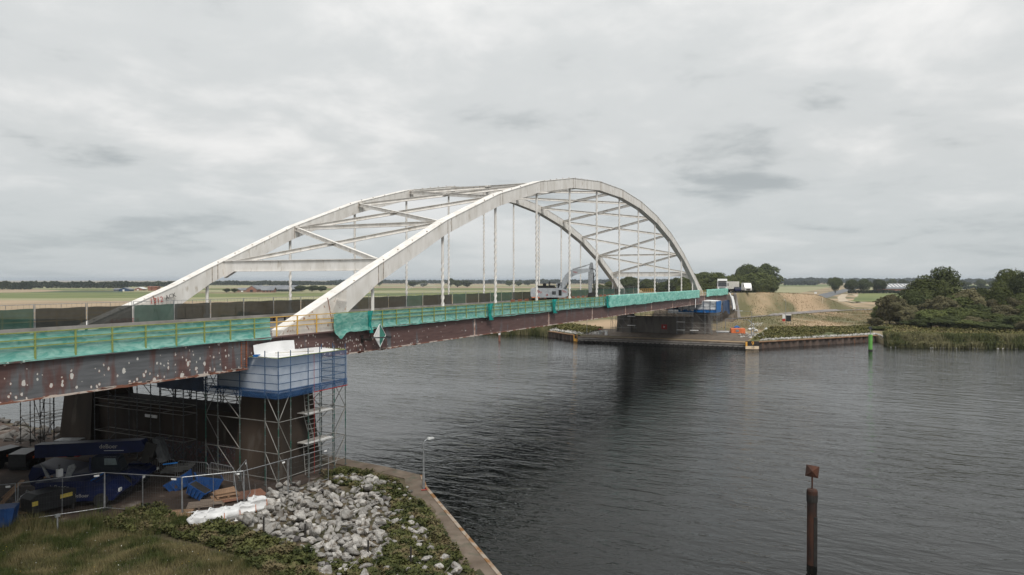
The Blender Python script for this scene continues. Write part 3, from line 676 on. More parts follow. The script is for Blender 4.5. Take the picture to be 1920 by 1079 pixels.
# hangers: strakes wound round a round bar
def hanger(x, y, z0, z1, smooth):
    mb = MB(); n = 10; L_ = z1-z0; tw0, tw1 = (z0+.7, z1-2.6) if not smooth else (1, 0)
    zs = []; z = z0
    while z < z1:
        zs.append(z); z += .075 if tw0 <= z <= tw1 else .5
    zs.append(z1)
    for z in zs:
        t = 1 if tw0 <= z <= tw1 else 0
        for k in range(n):
            a = 2*math.pi*k/n; ph = 2*math.pi*z/.62
            r = .10+(.065*max(0, math.cos(2*(a)-ph))**1.0 if t else .03)
            mb.v.append((x+r*math.cos(a), y+r*math.sin(a), z))
    for j in range(len(zs)-1):
        for k in range(n): mb.f.append((j*n+k, j*n+(k+1) % n, (j+1)*n+(k+1) % n, (j+1)*n+k))
    mb.build('hanger', 'white_steel', bridge, smooth=True, recalc=False)
for y in (0, W):
    for k in range(1, 13):
        hanger(10*k, y, 2.0, zbot(k)+.1, k in (1, 12))
        mb = MB(); mb.box((10*k, y, 2.35), (.42, .42, .8)); mb.build('hanger_foot', 'white_steel', bridge)
# wind bracing between the ribs
def ztop(x):
    k = x/10.0
    for a, b in zip(rp, rp[1:]):
        if a[0] <= x <= b[0]: return lerp(a[1], b[1], (x-a[0])/(b[0]-a[0]))
    return 2
def ibeam(p, q, name, w=.30, h=.34):
    p = Vector(p); q = Vector(q); mb = MB(); z = Vector((0, 0, 1))
    mb.bar(p, q, .03, h); mb.bar(p+z*(h/2), q+z*(h/2), w, .03); mb.bar(p-z*(h/2), q-z*(h/2), w, .03)
    return mb.build(name, 'white_steel', bridge)
yi0, yi1 = .45, W-.45
for xp in (11.6, 118.4):
    zt = ztop(xp)
    mb = MB()
    mb.prism([(xp-.18, yi0, zt-1.55), (xp-.18, yi0+1.3, zt-.95), (xp-.18, yi1-1.3, zt-.95), (xp-.18, yi1, zt-1.55), (xp-.18, yi1, zt-.1), (xp-.18, yi0, zt-.1)], (.36, 0, 0))
    o = mb.build('portal_beam', 'white_steel', bridge)
    mb = MB(); mb.bar((xp, yi0, zt-.07), (xp, yi1, zt-.07), .62, .06); mb.build('beam_flange', 'white_steel', o)
    mb = MB(); mb.bar((xp, yi0+1.3, zt-.97), (xp, yi1-1.3, zt-.97), .5, .05); mb.build('beam_flange', 'white_steel', o)
nodesx = [11.6, 20.4]+[10.0*k+.3 for k in range(3, 7)]+[10.0*k-.3 for k in range(7, 11)]+[109.6, 118.4]
nodesx = [11.6, 20.4, 30.3, 40.2, 50.1, 60, 70, 79.9, 89.8, 99.7, 109.6, 118.4]
for xs_ in (20.4, 109.6): ibeam((xs_, yi0, ztop(xs_)-.3), (xs_, yi1, ztop(xs_)-.3), 'cross_strut')
for a, b in zip(nodesx, nodesx[1:]):
    za, zb = ztop(a)-.32, ztop(b)-.32; mx_, mz = (a+b)/2, (za+zb)/2
    ibeam((a, yi0, za), (b, yi1, zb), 'wind_brace')
    ibeam((a, yi1, za-.02), (mx_, W/2+.16, mz-.02), 'wind_brace'); ibeam((mx_, W/2-.16, mz-.02), (b, yi0, zb-.02), 'wind_brace')
    mb = MB(); mb.box((mx_, W/2, mz), (.8, .8, .06)); mb.build('brace_plate', 'white_steel', bridge)
# girders
GT, GB = 2.1, .5
for y, s in ((0, -1), (W, 1)):
    mb = MB(); mb.box2((0.1, y+s*.45, GB), (157.6, y+s*.55, GT)); mb.box2((.1, y-s*.45, GB), (157.6, y-s*.55, GT)); mb.build('main_girder', 'girder_paint', bridge)
    mb = MB(); mb.box2((-60, y+s*.50, GB-.05), (-3.0, y+s*.60, GT)); mb.box2((-60, y-s*.45, GB), (-3, y-s*.55, GT)); mb.build('side_span_girder', 'girder_paint', bridge)
    mb = MB(); mb.box2((-2.86, y+s*.45, 1.05), (0.0, y+s*.54, GT)); mb.build('end_panel', 'girder_paint', bridge)
    mb = MB(); mb.box2((-60, y-s*.6, GB-.12), (-2.9, y+s*.72, GB-.05)); mb.build('bottom_flange', 'flange_peel', bridge)
    mb = MB(); mb.box2((0.1, y-s*.6, GB-.07), (157.6, y+s*.66, GB)); mb.build('bottom_flange', 'flange_peel', bridge)
# ladder-like end stiffener of the side span and the same mark at the main span
for x0, m in ((-3.35, 'rust_plate'), (7.35, 'girder_paint')):
    o = MB().box2((x0, -.64 if x0 < 0 else -.60, GB), (x0+.05, -.55, GT-.05)).build('stiffener', m, bridge)
    MB().box2((x0+.42, -.64 if x0 < 0 else -.60, GB), (x0+.47, -.55, GT-.05)).build('stiffener', m, bridge)
    mb = MB()
    for k in range(13): mb.box((x0+.235, -.60 if x0 < 0 else -.57, GB+.12+k*.115), (.36, .02 if x0 > 0 else .04, .03))
    mb.build('stiffener_rungs', m, o, kind='stuff')
for i, x in enumerate([24.6]+[42.0+14.6*k for k in range(8)]):
    mb = MB(); mb.box2((x, -.585, GB-.02), (x+.22+.06*(i % 2), -.55, GT-.1)); mb.build('splice_strip', 'stripe_primer', bridge)
    mb = MB()
    for k in range(5): mb.box((x-.5+k*.32, -.62, GB-.03), (.28, .12, .12))
    mb.build('bolt_plate', 'flange_peel', bridge, kind='stuff')
mb = MB()
q = random.Random(3)
for i in range(60):
    x = q.choice([q.uniform(-24, -3.2), q.uniform(-12, -3.2), q.uniform(5, 16), q.uniform(16, 125)]); w = q.uniform(.15, .9)
    mb.box((x, -.70 if x < 0 else -.66, GB-.07+q.uniform(-.01, .05)), (w, .03, q.uniform(.08, .16)))
mb.build('peeling_edge', 'flange_peel', bridge, kind='stuff')
# deck
MB().box2((-60, -.50, ZD-.18), (159, W+.50, ZD)).build('deck', 'deck_asphalt', bridge)
MB().box2((-60, -.80, 2.102), (159, -.44, 2.18)).build('deck_edge', 'girder_paint', bridge)
MB().box2((-60, W+.44, 2.102), (159, W+.8, 2.18)).build('deck_edge', 'girder_paint', bridge)
MB().box2((-60, 12.1, ZD+.004), (159, 12.5, ZD+.16)).build('kerb', 'timber_grey', bridge)
MB().box2((-60, 3.1, ZD+.004), (159, 3.4, ZD+.12)).build('kerb', 'timber_grey', bridge)
cb_ = MB().box2((-55, .56, .75), (-54.7, W-.56, ZD-.18)).build('floor_beam', 'dark_steel', bridge)
for i in range(1, 43):
    x = -55+5*i
    if x < 158: pcopy(cb_, cb_.location+Vector((5*i, 0, 0)))
for j in range(6): MB().box2((-60, 2.4+j*2.55, 1.2), (157, 2.55+j*2.55, ZD-.18)).build('stringer', 'dark_steel', bridge)
# near railing: posts every 1.8 m and three rails; the same along the far edge
def railing(y, zone):
    post = None
    for i in range(-24, 97):
        x = -15.08+1.806*(i-0)
        if x > 158.5: break
        yel = -1.0 < x < 5.0 or 122.5 < x < 130 or y > 5
        if post is None or yel: o = MB().box2((x-.035, y-.03, 2.12), (x+.035, y+.03, 3.40)).build('railing_post', 'yellow_paint' if yel else 'yellow_green_paint', bridge)
        else: o = pcopy(post, post.location+Vector((x-px0, 0, 0)))
        if post is None: post, px0 = o, x
    for z in (3.39, 3.07, 2.77):
        for a, b, m in ((-60, -1.2, 'yellow_green_paint'), (-1.2, 4.8, 'yellow_paint'), (4.8, 158.5, 'yellow_green_paint')):
            if y > 5: m = 'yellow_paint'
            MB().box2((a, y-.025, z-.025), (b, y+.025, z+.025)).build('rail', m, bridge)
railing(-.76, 0); railing(W+.76, 1)
# guard rail on the far side of the carriageway
MB().box2((-60, 13.9, 2.38), (158, 14.05, 2.62)).build('guard_rail', 'timber_grey', bridge)
gp = MB().box2((-8.4-.06, 14.06, ZD), (-8.4+.06, 14.18, 2.6)).build('guard_post', 'timber_dark', bridge)
for i in range(-36, 125):
    if i: pcopy(gp, gp.location+Vector((1.33*i, 0, 0)))
# graffiti on the far arch foot
for k, (x, z, s) in enumerate(((1.6, 2.55, 'A'), (2.3, 2.55, 'N'), (3.0, 2.55, 'T'), (3.6, 2.5, 'I'), (4.7, 2.5, 'F'), (5.5, 2.4, 'A'))):
    pass
t_ = text('ANTIFA', 'graffiti', 'graffiti_red', bridge, Vector((1.9, W-.60, 2.45))-bridge.location, (R(90), 0, 0), .75)
t_ = text('1312', 'graffiti', 'graffiti_red', bridge, Vector((4.6, W-.60, 4.05))-bridge.location, (R(90), R(-8), 0), .62)
t_ = text('ACK', 'graffiti', 'graffiti_black', bridge, Vector((5.9, W-.60, 4.35))-bridge.location, (R(90), R(-14), 0), .5)

# ------------------------------------------------------------------ piers
def pier(label, xc, zg, mcol, sgn):
    o = thing('bridge_pier', label, 'bridge pier', (xc, 8.8, zg))
    for y0, y1, lab in ((-1.6, 1.6, 0), (W-1.6, W+1.6, 1)):
        mb = MB(); f = .28
        mb.quadbox([(xc-1.75-f, y0-f, zg-1), (xc+1.75+f, y0-f, zg-1), (xc+1.75+f, y1+f, zg-1), (xc-1.75-f, y1+f, zg-1)],
                   [(xc-1.45, y0+.1, -.9), (xc+1.45, y0+.1, -.9), (xc+1.45, y1-.1, -.9), (xc-1.45, y1-.1, -.9)])
        c = mb.build('column', mcol, o)
        mb = MB(); mb.box((xc, (y0+y1)/2, -.25), (1.3, 1.3, 1.28)); mb.build('bearing', 'dark_steel', c)
    mb = MB(); mb.box2((xc-1.15, 1.55, zg-1), (xc+1.15, W-1.55, -3.1)); mb.build('wall', mcol, o)
    mb = MB(); mb.box2((xc-1.25, 1.55, -3.1), (xc+1.25, W-1.55, -2.75)); mb.build('wall_cap', mcol, o)
    return o
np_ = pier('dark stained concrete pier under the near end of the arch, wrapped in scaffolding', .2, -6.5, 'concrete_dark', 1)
fp_ = pier('concrete pier standing on the far quay with a red sign on its wall', 130, -7.0, 'concrete_grey', -1)
mb = MB(); mb.box2((-1.0, 2.2, -6.3), (-.955, 9.5, -4.9)); mb.build('graffiti_band', 'pier_graffiti', np_)
mb = MB(); mb.box2((-1.0, 9.8, -3.75), (-.95, 11.0, -3.55)); mb.build('lamp_bar', 'white_paint', np_)
rs = thing('warning_sign', 'dark red square sign with a white arrow on the far pier wall', 'sign', (128.8, 8.3, -5.2))
MB().box2((128.78, 7.65, -5.6), (128.84, 8.95, -4.5)).build('panel', 'red_paint', rs)
MB().prism([(128.76, 8.45, -5.3), (128.76, 8.45, -4.8), (128.76, 8.1, -5.05)], (.02, 0, 0)).build('arrow', 'white_paint', rs)
# abutment at the far end, dark blue wrapped
ab = thing('abutment', 'concrete abutment under the far end of the deck', 'abutment', (166, 8.8, -3))
mb = MB(); mb.box2((165.5, -1.2, -7), (169, W+1.2, 1.7)); mb.build('wall', 'concrete_grey', ab)
mb = MB(); mb.prism([(157, -2.0, -5.6), (165.5, -2.0, -1.2), (165.5, -2, -7)], (0, W+4, 0)); mb.build('slope_slab', 'concrete_quay', ab)
# ------------------------------------------------------------------ nets and sheeting on the railing
def net(name, label, m, x0, x1, y, ztop_, zlow, wr=.03, low=None, seed=0, dens=8, flap=True):
    mb = MB(); n = int((x1-x0)*dens/2)+2
    def f(u, v):
        x = lerp(x0, x1, u); zb = zlow+(low(x) if low else .10*nz(x, seed, .35)+.05*nz(x, seed+9, 1.3))
        z = lerp(ztop_, zb, v)
        yy = y+wr*(nz(x, z*2.2, 1.1, seed)+.6*nz(x, z*3, 3.1, seed+5))*(.3+.7*v)
        if flap: yy -= .14*sst(.80, 1, v)
        return (x, yy, z)
    mb.grid(f, n, 10); o = mb.build(name, m, smooth=True, recalc=False)
    return tag(o, label, 'net', 'turquoise netting along the bridge railing')
net('safety_net', 'turquoise net behind the green railing of the side span, left of the arch foot', 'net_turquoise', -26, -1.1, -.68, 3.34, 2.16, seed=1,
    low=lambda x: -.02+.06*nz(x, 3, .4)-.10*sst(-3.5,-1.6,x))
net('safety_net', 'short turquoise net with a ragged hanging edge just right of the arch foot', 'net_turquoise', 4.6, 8.8, -.84, 3.36, 2.08, wr=.08, seed=2, dens=14,
    low=lambda x: -.42*math.exp(-((x-5.2)/.4)**2)+.10*nz(x, 3, 1.4)-.04)
net('safety_net', 'long smooth turquoise net above the diamond sign', 'net_turquoise', 8.7, 27.5, -.69, 3.35, 2.10, seed=3)
net('safety_net', 'turquoise net on the middle of the bridge, left of the excavator', 'net_turquoise', 27.2, 43.2, -.69, 3.35, 2.08, seed=4)
net('safety_net', 'turquoise net below the excavator, ending in a gathered knot', 'net_turquoise', 43, 62.6, -.69, 3.35, 2.06, seed=5)
def wrap(label, x0, x1, seed, m='tarp_turquoise'):
    mb = MB(); n = int((x1-x0)*4)
    def f(u, v):
        x = lerp(x0, x1, u); a = v*1.0
        zb = 1.88+.16*nz(x, seed, .12)+.08*nz(x, seed, .5)
        z = lerp(3.50+.05*nz(x, seed, .6), zb, max(0, (v-.12)/.88)) if v > .12 else 3.50
        yy = -.62-.36*sst(0, .12, v)+.09*nz(x*.6, z, .8, seed)+.03*nz(x*1.2, z*2, 1.6, seed)
        return (x, yy, z)
    mb.grid(f, n, 14); o = mb.build('tarpaulin', m, smooth=True, recalc=False)
    return tag(o, label, 'tarpaulin', 'turquoise sheeting over the far railing')
wrap('pale wrinkled turquoise sheeting wrapped over the railing along the right half of the bridge', 62.2, 122.6, 7)
wrap('short turquoise sheeting on the railing beyond the far arch foot', 130.2, 157.5, 11)
for x, lab in ((8.55, 'dark turquoise gathered net overlap above the diamond sign'), (27.3, 'dark turquoise net overlap a quarter along the bridge'), (43.1, 'gathered turquoise net knot left below the excavator'), (62.3, 'gathered turquoise knot where net and sheeting meet')):
    mb = MB(); w = .30 if x < 20 else .28+.012*x
    def f(u, v):
        xx = x-w+2*w*u*(1-.35*math.sin(v*math.pi)); return (xx, -.90-.10*math.sin(u*math.pi*3+v*2)-.12*sst(.7, 1, v), lerp(3.42, 1.80, v))
    mb.grid(f, 10, 10); o = mb.build('net_bundle', 'net_turquoise_deep', smooth=True, recalc=False)
    tag(o, lab, 'net')
# loose white/blue rags at the far abutment
mb = MB()
mb.grid(lambda u, v: (157.6+5.5*u+1.2*v+.3*nz(u*5, v*5, 1), -1.2-.8*v-.3*math.sin(u*9+v*3), lerp(2.4-1.2*u, -2.2-.8*nz(u*4, 3, 1), v)), 14, 14)
tag(mb.build('loose_sheet', 'white_tarp', smooth=True, recalc=False), 'torn white sheet hanging off the far end of the bridge', 'sheet')
mb = MB(); mb.grid(lambda u, v: (150+9.4*u, -.9-.12*math.sin(u*14)-.1*v, lerp(.5, -2.6+.5*math.sin(u*5), v)), 30, 8)
tag(mb.build('blue_sheet', 'blue_sheet', smooth=True, recalc=False), 'dark blue sheet hanging below the far end of the girder', 'sheet')
mb = MB(); mb.grid(lambda u, v: (119.4+.9*u*(1-.5*v), -.72-.1*math.sin(u*6), lerp(1.7, -.2, v)), 6, 8)
tag(mb.build('white_rag', 'white_tarp', smooth=True, recalc=False), 'narrow white rag hanging on the girder left of the far pier wrap', 'sheet')

# ------------------------------------------------------------------ diamond sign
dm = thing('diamond_sign', 'white and green diamond navigation sign on a bar in front of the girder', 'sign', (9.3, -1.2, 1.55))
cx, cy, cz = 9.30, -1.18, 1.56; hw, hh = .72, .86
MB().prism([(cx-hw, cy, cz), (cx, cy, cz-hh), (cx, cy, cz+hh)], (0, .03, 0)).build('white_half', 'white_paint', dm)
MB().prism([(cx, cy, cz+hh), (cx, cy, cz-hh), (cx+hw, cy, cz)], (0, .03, 0)).build('green_half', 'sign_green', dm)
mb = MB()
for a, b in (((cx-hw, cz), (cx, cz+hh)), ((cx, cz+hh), (cx+hw, cz)), ((cx+hw, cz), (cx, cz-hh)), ((cx, cz-hh), (cx-hw, cz))):
    mb.bar((a[0], cy-.015, a[1]), (b[0], cy-.015, b[1]), .03, .045, up=(0, 1, 0))
mb.build('rim', 'white_paint', dm)
MB().tube((cx-1.35, cy-.30, cz-.06), (cx+1.2, cy-.12, cz-.20), .045, 8).build('bar', 'galv_dark', dm)
for s, x in ((-1, cx-1.35), (1, cx+1.2)):
    mb = MB(); mb.box2((x-.10, -1.40 if s < 0 else -1.3, cz-.28), (x+.10, -.55, cz-.12)); mb.box2((x-.16, -.62, cz-.45), (x+.16, -.56, cz+.1)); mb.build('bracket', 'dark_steel', dm)

# ------------------------------------------------------------------ scaffolding
def scaffold(label, xs, ys, zg, zp, ztop_, lifts, hidden=lambda i, j: False, tube='scaf_tube', net_m='net_blue', netside=(), sign=1):
    """bays between xs and ys; zp platform level, ztop_ top of guard; lifts: ledger heights"""
    o = thing('scaffolding', label, 'scaffolding', (xs[0], ys[0], zg))
    for i, x in enumerate(xs):
        for j, y in enumerate(ys):
            if hidden(i, j): continue
            s = MB().tube((x, y, zg-.05), (x, y, zp-.05), .030, 6).build('standard', tube, o)
            if netside: MB().tube((x, y, zp-.05), (x, y, ztop_+.35), .030, 6).build('standard_top', 'scaf_blue', s)
            mb = MB()
            for k in range(int((zp-zg)/.5)): mb.tube((x, y, zg+.4+.5*k), (x, y, zg+.46+.5*k), .052, 6)
            mb.box((x, y, zg+.02), (.15, .15, .03)); mb.build('rosettes', tube, s, kind='stuff')
    for z in lifts:
        for i in range(len(xs)-1):
            for j, y in enumerate(ys):
                if hidden(i, j) or hidden(i+1, j): continue
                MB().tube((xs[i], y, z), (xs[i+1], y, z), .024, 5).build('ledger', 'scaf_tube_grey', o)
        for j in range(len(ys)-1):
            for i, x in enumerate(xs):
                if hidden(i, j) or hidden(i, j+1): continue
                MB().tube((x, ys[j], z), (x, ys[j+1], z), .024, 5).build('ledger', 'scaf_tube_grey', o)
    lv = [zg+.15]+list(lifts)
    return o, lv
def diag(o, p, q, m='scaf_tube_grey'): MB().tube(p, q, .024, 5).build('diagonal_brace', m, o)
xs = [-2.6, -1.6, -.1, .95, 2.3, 3.4]; ysn_ = [-2.8, -1.75, .3, 2.15, 3.2]
hid = lambda i, j: (0 < i < 4 and 0 < j < 4) or (i in (1, 2, 3) and j == 4)
sc1, lv = scaffold('tall steel tube scaffolding with a blue netted platform round the near pier column', xs, ysn_, -6.45, -.95, 1.15, [-2.65, -4.5, -6.0], hid, netside=(1,))
zl = [-.95, -2.65, -4.5, -6.35]
for a, b in zip(zl, zl[1:]):
    for (x, y), (x2, y2) in (((-1.6, -2.8), (-2.6, -2.8)), ((2.3, -2.8), (3.4, -2.8)), ((-1.6, 3.2), (-2.6, 3.2))):
        if b > -6 or 1: diag(sc1, (x2 if a != -.95 else x, y, a if a != -.95 else a), (x if a != -.95 else x2, y, b))
    diag(sc1, (-2.6, -1.75, a), (-2.6, -2.8, b)); diag(sc1, (-2.6, .3, b), (-2.6, 2.15, a)); diag(sc1, (3.4, -2.8, a), (3.4, -1.75, b)); diag(sc1, (3.4, .3, b), (3.4, 2.15, a)); diag(sc1, (3.4, -1.75, a), (3.4, .3, b))
    diag(sc1, (2.3, -1.75, b), (2.3, .3, a))
# platform boards
for k in range(9):
    y = -2.75+.26*k
    MB().box2((-2.55, y, -1.0), (3.35, y+.24, -.95)).build('board', 'plank_grey', sc1)
for k in range(8):
    MB().box2((-2.55, -.35+.42*k, -1.0), (-1.65, -.35+.42*k+.40, -.95)).build('board', 'plank_grey', sc1)
for zz in (1.12, .6, .1, -.4, -.85):
    for a, b in (((-2.6, -2.83), (3.4, -2.83)), ((-2.63, -2.8), (-2.63, 3.2)), ((3.43, -2.8), (3.43, 1.5))):
        MB().tube((*a, zz), (*b, zz), .024, 5).build('guard_rail', 'scaf_blue' if zz < 1 else 'yellow_green_paint', sc1)
def npanel(a, b, z0, z1, m, name, n=20, wob=.02, parent=sc1, sag=.0):
    a = Vector(a); b = Vector(b); t = (b-a).normalized(); nr = Vector((t.y, -t.x))
    mb = MB(); mb.grid(lambda u, v: (*(a.lerp(b, u)+nr*(wob*(nz(u*n*.5, v*3, 1)+.7*nz(u*n, v*6, 1.3, 4)))), lerp(z1-sag*math.sin(math.pi*u), z0, v)), n, 12)
    return mb.build(name, m, parent, smooth=True, recalc=False)
npanel((-2.68, -2.88), (3.46, -2.88), -1.15, 1.1, 'net_blue', 'debris_net', 30)
npanel((-2.70, 3.2), (-2.70, -2.88), -1.15, 1.1, 'net_blue', 'debris_net', 30)
npanel((3.48, -2.88), (3.48, 1.0), -1.15, 1.1, 'net_blue', 'debris_net', 20)
npanel((-2.71, -2.90), (3.48, -2.90), -1.28, -.75, 'net_blue_dense', 'toe_net', 30)
npanel((-2.73, 3.2), (-2.73, -2.88), -1.28, -.75, 'net_blue_dense', 'toe_net', 30)
npanel((-2.72, 7.5), (-2.72, 3.2), -1.25, .35, 'blue_sheet', 'debris_net', 12)
mb = MB(); mb.path([(.3, -2.92, 1.1), (.3, -2.92, -6.3)], .013); mb.build('red_hose', 'red_paint', sc1)
mb = MB(); mb.bar((.35, -2.93, -1.25), (3.48, -2.93, -1.22), .02, .05); mb.build('red_strap', 'red_paint', sc1)
mb = MB(); mb.bar((-1.9, -1.9, 1.32), (.35, -2.85, 1.28), .05, .07); mb.build('loose_tube', 'cream_paint', sc1)
# ladder bay
for k in range(18):
    z = -6.2+k*.30; MB().tube((-.1, -2.86, z), (.95, -2.86, z), .018, 5).build('rung', 'scaf_tube_grey', sc1)
for x_ in (.98,):
    for k in range(8): MB().tube((.95, -2.84, -6.0+.62*k), (2.3, -2.84, -6.0+.62*k), .02, 5).build('ledger', 'scaf_tube_grey', sc1)
for z0, z1, x0, x1 in ((-6.4, -4.4, .2, .5), (-4.5, -2.5, .7, .45), (-2.7, -.9, .25, .5)):
    mb = MB(); p = Vector((x0, -2.45, z0)); q_ = Vector((x1, -2.0, z1))
    for s in (-.18, .18): mb.tube(p+Vector((s, 0, 0)), q_+Vector((s, 0, 0)), .022, 5)
    for k in range(8): r_ = p.lerp(q_, (k+.5)/8); mb.tube(r_-Vector((.18, 0, 0)), r_+Vector((.18, 0, 0)), .014, 5)
    mb.build('ladder', 'scaf_tube_grey', sc1)
for z_ in (-2.62, -4.46):
    for k in range(3): MB().box2((-.05, -2.72+.3*k, z_), (2.25, -2.45+.3*k, z_+.05)).build('board', 'white_paint' if k == 0 else 'plank_grey', sc1)
# white tent of sheeting around the bearing, on the platform
wt = thing('shrink_wrap', 'white sheeting tent round the bridge bearing on top of the netted platform', 'sheeting', (0, -1.5, -.9))
npanel((-2.2, -2.35), (1.55, -2.35), -.9, 1.0, 'white_sheet_dim', 'side_sheet', 20, .05, wt)
npanel((-2.2, 2.6), (-2.2, -2.35), -.9, 1.0, 'white_sheet_dim', 'side_sheet', 20, .05, wt)
npanel((1.55, -2.35), (1.55, 1), -.9, 1.0, 'white_sheet_dim', 'side_sheet', 12, .05, wt)
mb = MB()
mb.grid(lambda u, v: (lerp(-2.68, 3.2, u)+(.0), lerp(-2.78, -.78, v)+.0, 1.08+.12*v+.035*nz(u*9, v*4, 1)+.05*math.sin(u*3)), 30, 12)
mb.build('roof_sheet', 'white_tarp', wt, smooth=True, recalc=False)
mb = MB()
mb.grid(lambda u, v: (lerp(-2.5, .9, u), -.72-.10*(1-v)+.02*nz(u*6, v*3, 1), lerp(1.15, 1.78+.10*math.sin(u*math.pi*.8), v)), 20, 8)
mb.build('upstand_sheet', 'white_tarp', wt, smooth=True, recalc=False)
MB().box((-2.55, -1.05, 1.18), (.35, .3, .12), .4).build('blue_rag', 'tarp_bright_blue', wt)
# inner scaffolding in the dark between the columns and around the far column of the near pier
xs2 = [-2.6, -1.6]; ys2 = [5.2, 7.4, 9.6, 11.8, 14.0]
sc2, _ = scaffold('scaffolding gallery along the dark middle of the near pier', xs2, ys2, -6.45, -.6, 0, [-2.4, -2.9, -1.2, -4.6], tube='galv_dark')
for j in range(4):
    diag(sc2, (-2.6, ys2[j], -2.4), (-2.6, ys2[j+1], -.7), 'galv_dark'); diag(sc2, (-2.6, ys2[j+1], -6.3), (-2.6, ys2[j], -4.6), 'galv_dark')
xs3 = [1.8, 3.0]; ys3 = [3.6, 5.0, 6.6, 8.2, 9.8, 11.4, 13]
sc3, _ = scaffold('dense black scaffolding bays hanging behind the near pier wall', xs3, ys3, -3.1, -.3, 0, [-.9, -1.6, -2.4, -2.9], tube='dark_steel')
for j in range(6): diag(sc3, (1.8, ys3[j], -2.9), (1.8, ys3[j+1], -.5), 'dark_steel'); diag(sc3, (3, ys3[j+1], -2.9), (3, ys3[j], -.5), 'dark_steel')
xs4 = [-2.6, -1.6, 1.6]; ys4 = [18.6, 20.2, 21.4, 22.6]
hid4 = lambda i, j: i > 0 and j < 1
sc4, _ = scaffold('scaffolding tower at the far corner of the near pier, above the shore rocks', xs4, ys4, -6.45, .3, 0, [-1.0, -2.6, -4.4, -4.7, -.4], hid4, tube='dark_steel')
for a, b in ((-.4, -4.4), (-4.4, -6.3)):
    diag(sc4, (-2.6, 22.6, a), (-2.6, 20.2, b), 'dark_steel'); diag(sc4, (-2.6, 20.2, a), (-1.6, 21.4, b), 'dark_steel'); diag(sc4, (-2.6, 18.6, a), (-2.6, 20.2, b), 'dark_steel')
for k in range(8): MB().tube((-2.6, 18.6, -6+.7*k), (-2.6, 20.2, -6+.7*k), .022, 5).build('rung', 'dark_steel', sc4)
# far pier scaffolds
xs5 = [126.9, 127.9, 129.9, 132.4]; ys5 = [-3.9, -2.7, -1.2, 1.6, 3.4, 5.0]
sc5, _ = scaffold('scaffolding with a wrapped blue platform round the right column of the far pier', xs5, ys5, -7, -.9, 1.0, [-1.9, -3.9, -5.9, -4.9], lambda i, j: i == 2 and 0 < j, tube='galv')
for j in range(5): diag(sc5, (126.9, ys5[j], -5.9), (126.9, ys5[j+1], -3.9)); diag(sc5, (126.9, ys5[j], -3.9), (126.9, ys5[j+1], -1))
for z_, y_ in ((-3.8, 5.0), (-5.6, 5.0), (-5.6, 2)): MB().box2((126.8, y_-1.7, z_), (127.7, y_, z_+.14)).build('board', 'white_paint', sc5)
npanel((126.8, 4.6), (126.8, -3.6), -1.4, .95, 'white_sheet_dim', 'wrap_sheet', 24, .12, sc5)
npanel((126.76, 4.6), (126.76, -3.7), -1.5, -.9, 'tarp_bright_blue', 'debris_net', 24, .05, sc5)
npanel((126.7, -3.7), (132.5, -3.7), -1.5, 1.0, 'tarp_bright_blue', 'debris_net', 12, .05, sc5)
npanel((126.9, 9.5), (126.9, 4.6), -1.0, .4, 'blue_sheet', 'debris_net', 12, .1, sc5)
for yy in (-3.7, -2.4, -1.0, .6, 2.2, 3.6): MB().tube((126.66, yy, -1.5), (126.66, yy, 1.1), .05, 5).build('standard_top', 'scaf_blue', sc5)
for zz in (-.8, -.1, .5): MB().tube((126.66, -3.7, zz), (126.66, 4.6, zz), .04, 5).build('guard_rail', 'scaf_blue', sc5)
MB().grid(lambda u, v: (lerp(126.6, 132.6, v), lerp(4.6, -3.7, u), .98+.2*math.sin(u*3)*v), 10, 6).build('roof_sheet', 'white_tarp', sc5, smooth=True, recalc=False)
xs6 = [126.9, 128.0]; ys6 = [14.5, 16, 17.6, 19.2, 20.4]
sc6, _ = scaffold('scaffolding against the left column of the far pier', xs6, ys6, -7, .2, 0, [-1.4, -3.4, -5.4], tube='galv_dark')
for z_ in (-2.8, -4.9): MB().box2((126.8, 14.6, z_), (127.6, 16.4, z_+.16)).build('board', 'white_paint', sc6)
for j in range(4): diag(sc6, (126.9, ys6[j], -5.4), (126.9, ys6[j+1], -3.4)); diag(sc6, (126.9, ys6[j+1], -3.4), (126.9, ys6[j], -1.4))
xs7 = [127.2, 128.4]; ys7 = [5.8, 7.4, 9.0, 10.6, 12.2, 13.4]
sc7, _ = scaffold('dark scaffolding on the low wall of the far pier', xs7, ys7, -2.75, .2, 0, [-2.2, -1.4, -.6], tube='dark_steel')
for j in range(5): diag(sc7, (127.2, ys7[j], -2.7), (127.2, ys7[j+1], -.5), 'dark_steel')

# ------------------------------------------------------------------ mobile fences on the deck
def fence_proto(net_m):
    o = thing('mobile_fence', 'x', 'fence', (0, 0, 0), 0, 'screened mobile fence panels on the bridge deck')
    for x in (.03, 3.42): MB().tube((x, 0, .05), (x, 0, 2.12), .024, 6).build('post', 'galv', o, local=True)
    MB().tube((.03, 0, 2.09), (3.42, 0, 2.09), .018, 6).build('top_rail', 'galv', o, local=True)
    MB().tube((.03, 0, .15), (3.42, 0, .15), .018, 6).build('bottom_rail', 'galv', o, local=True)
    MB().tube((1.72, 0, .15), (1.72, 0, 2.09), .012, 5).build('mid_post', 'galv', o, local=True)
    mb = MB(); mb.grid(lambda u, v: (lerp(.05, 3.4, u), -.03+.015*nz(u*6, v*3, 1), lerp(1.82+.02*math.sin(u*9), .50, v)), 8, 4)
    mb.build('screen_cloth', net_m, o, local=True, smooth=True, recalc=False)
    MB().box((0, 0, .05), (.24, .7, .11)).build('foot', 'rubber', o, local=True)
    mb = MB()
    for k in range(9): mb.box((.35+.35*k, 0, 1.95), (.006, .006, .26))
    mb.build('mesh', 'galv_dark', o, local=True, kind='stuff')
    return o
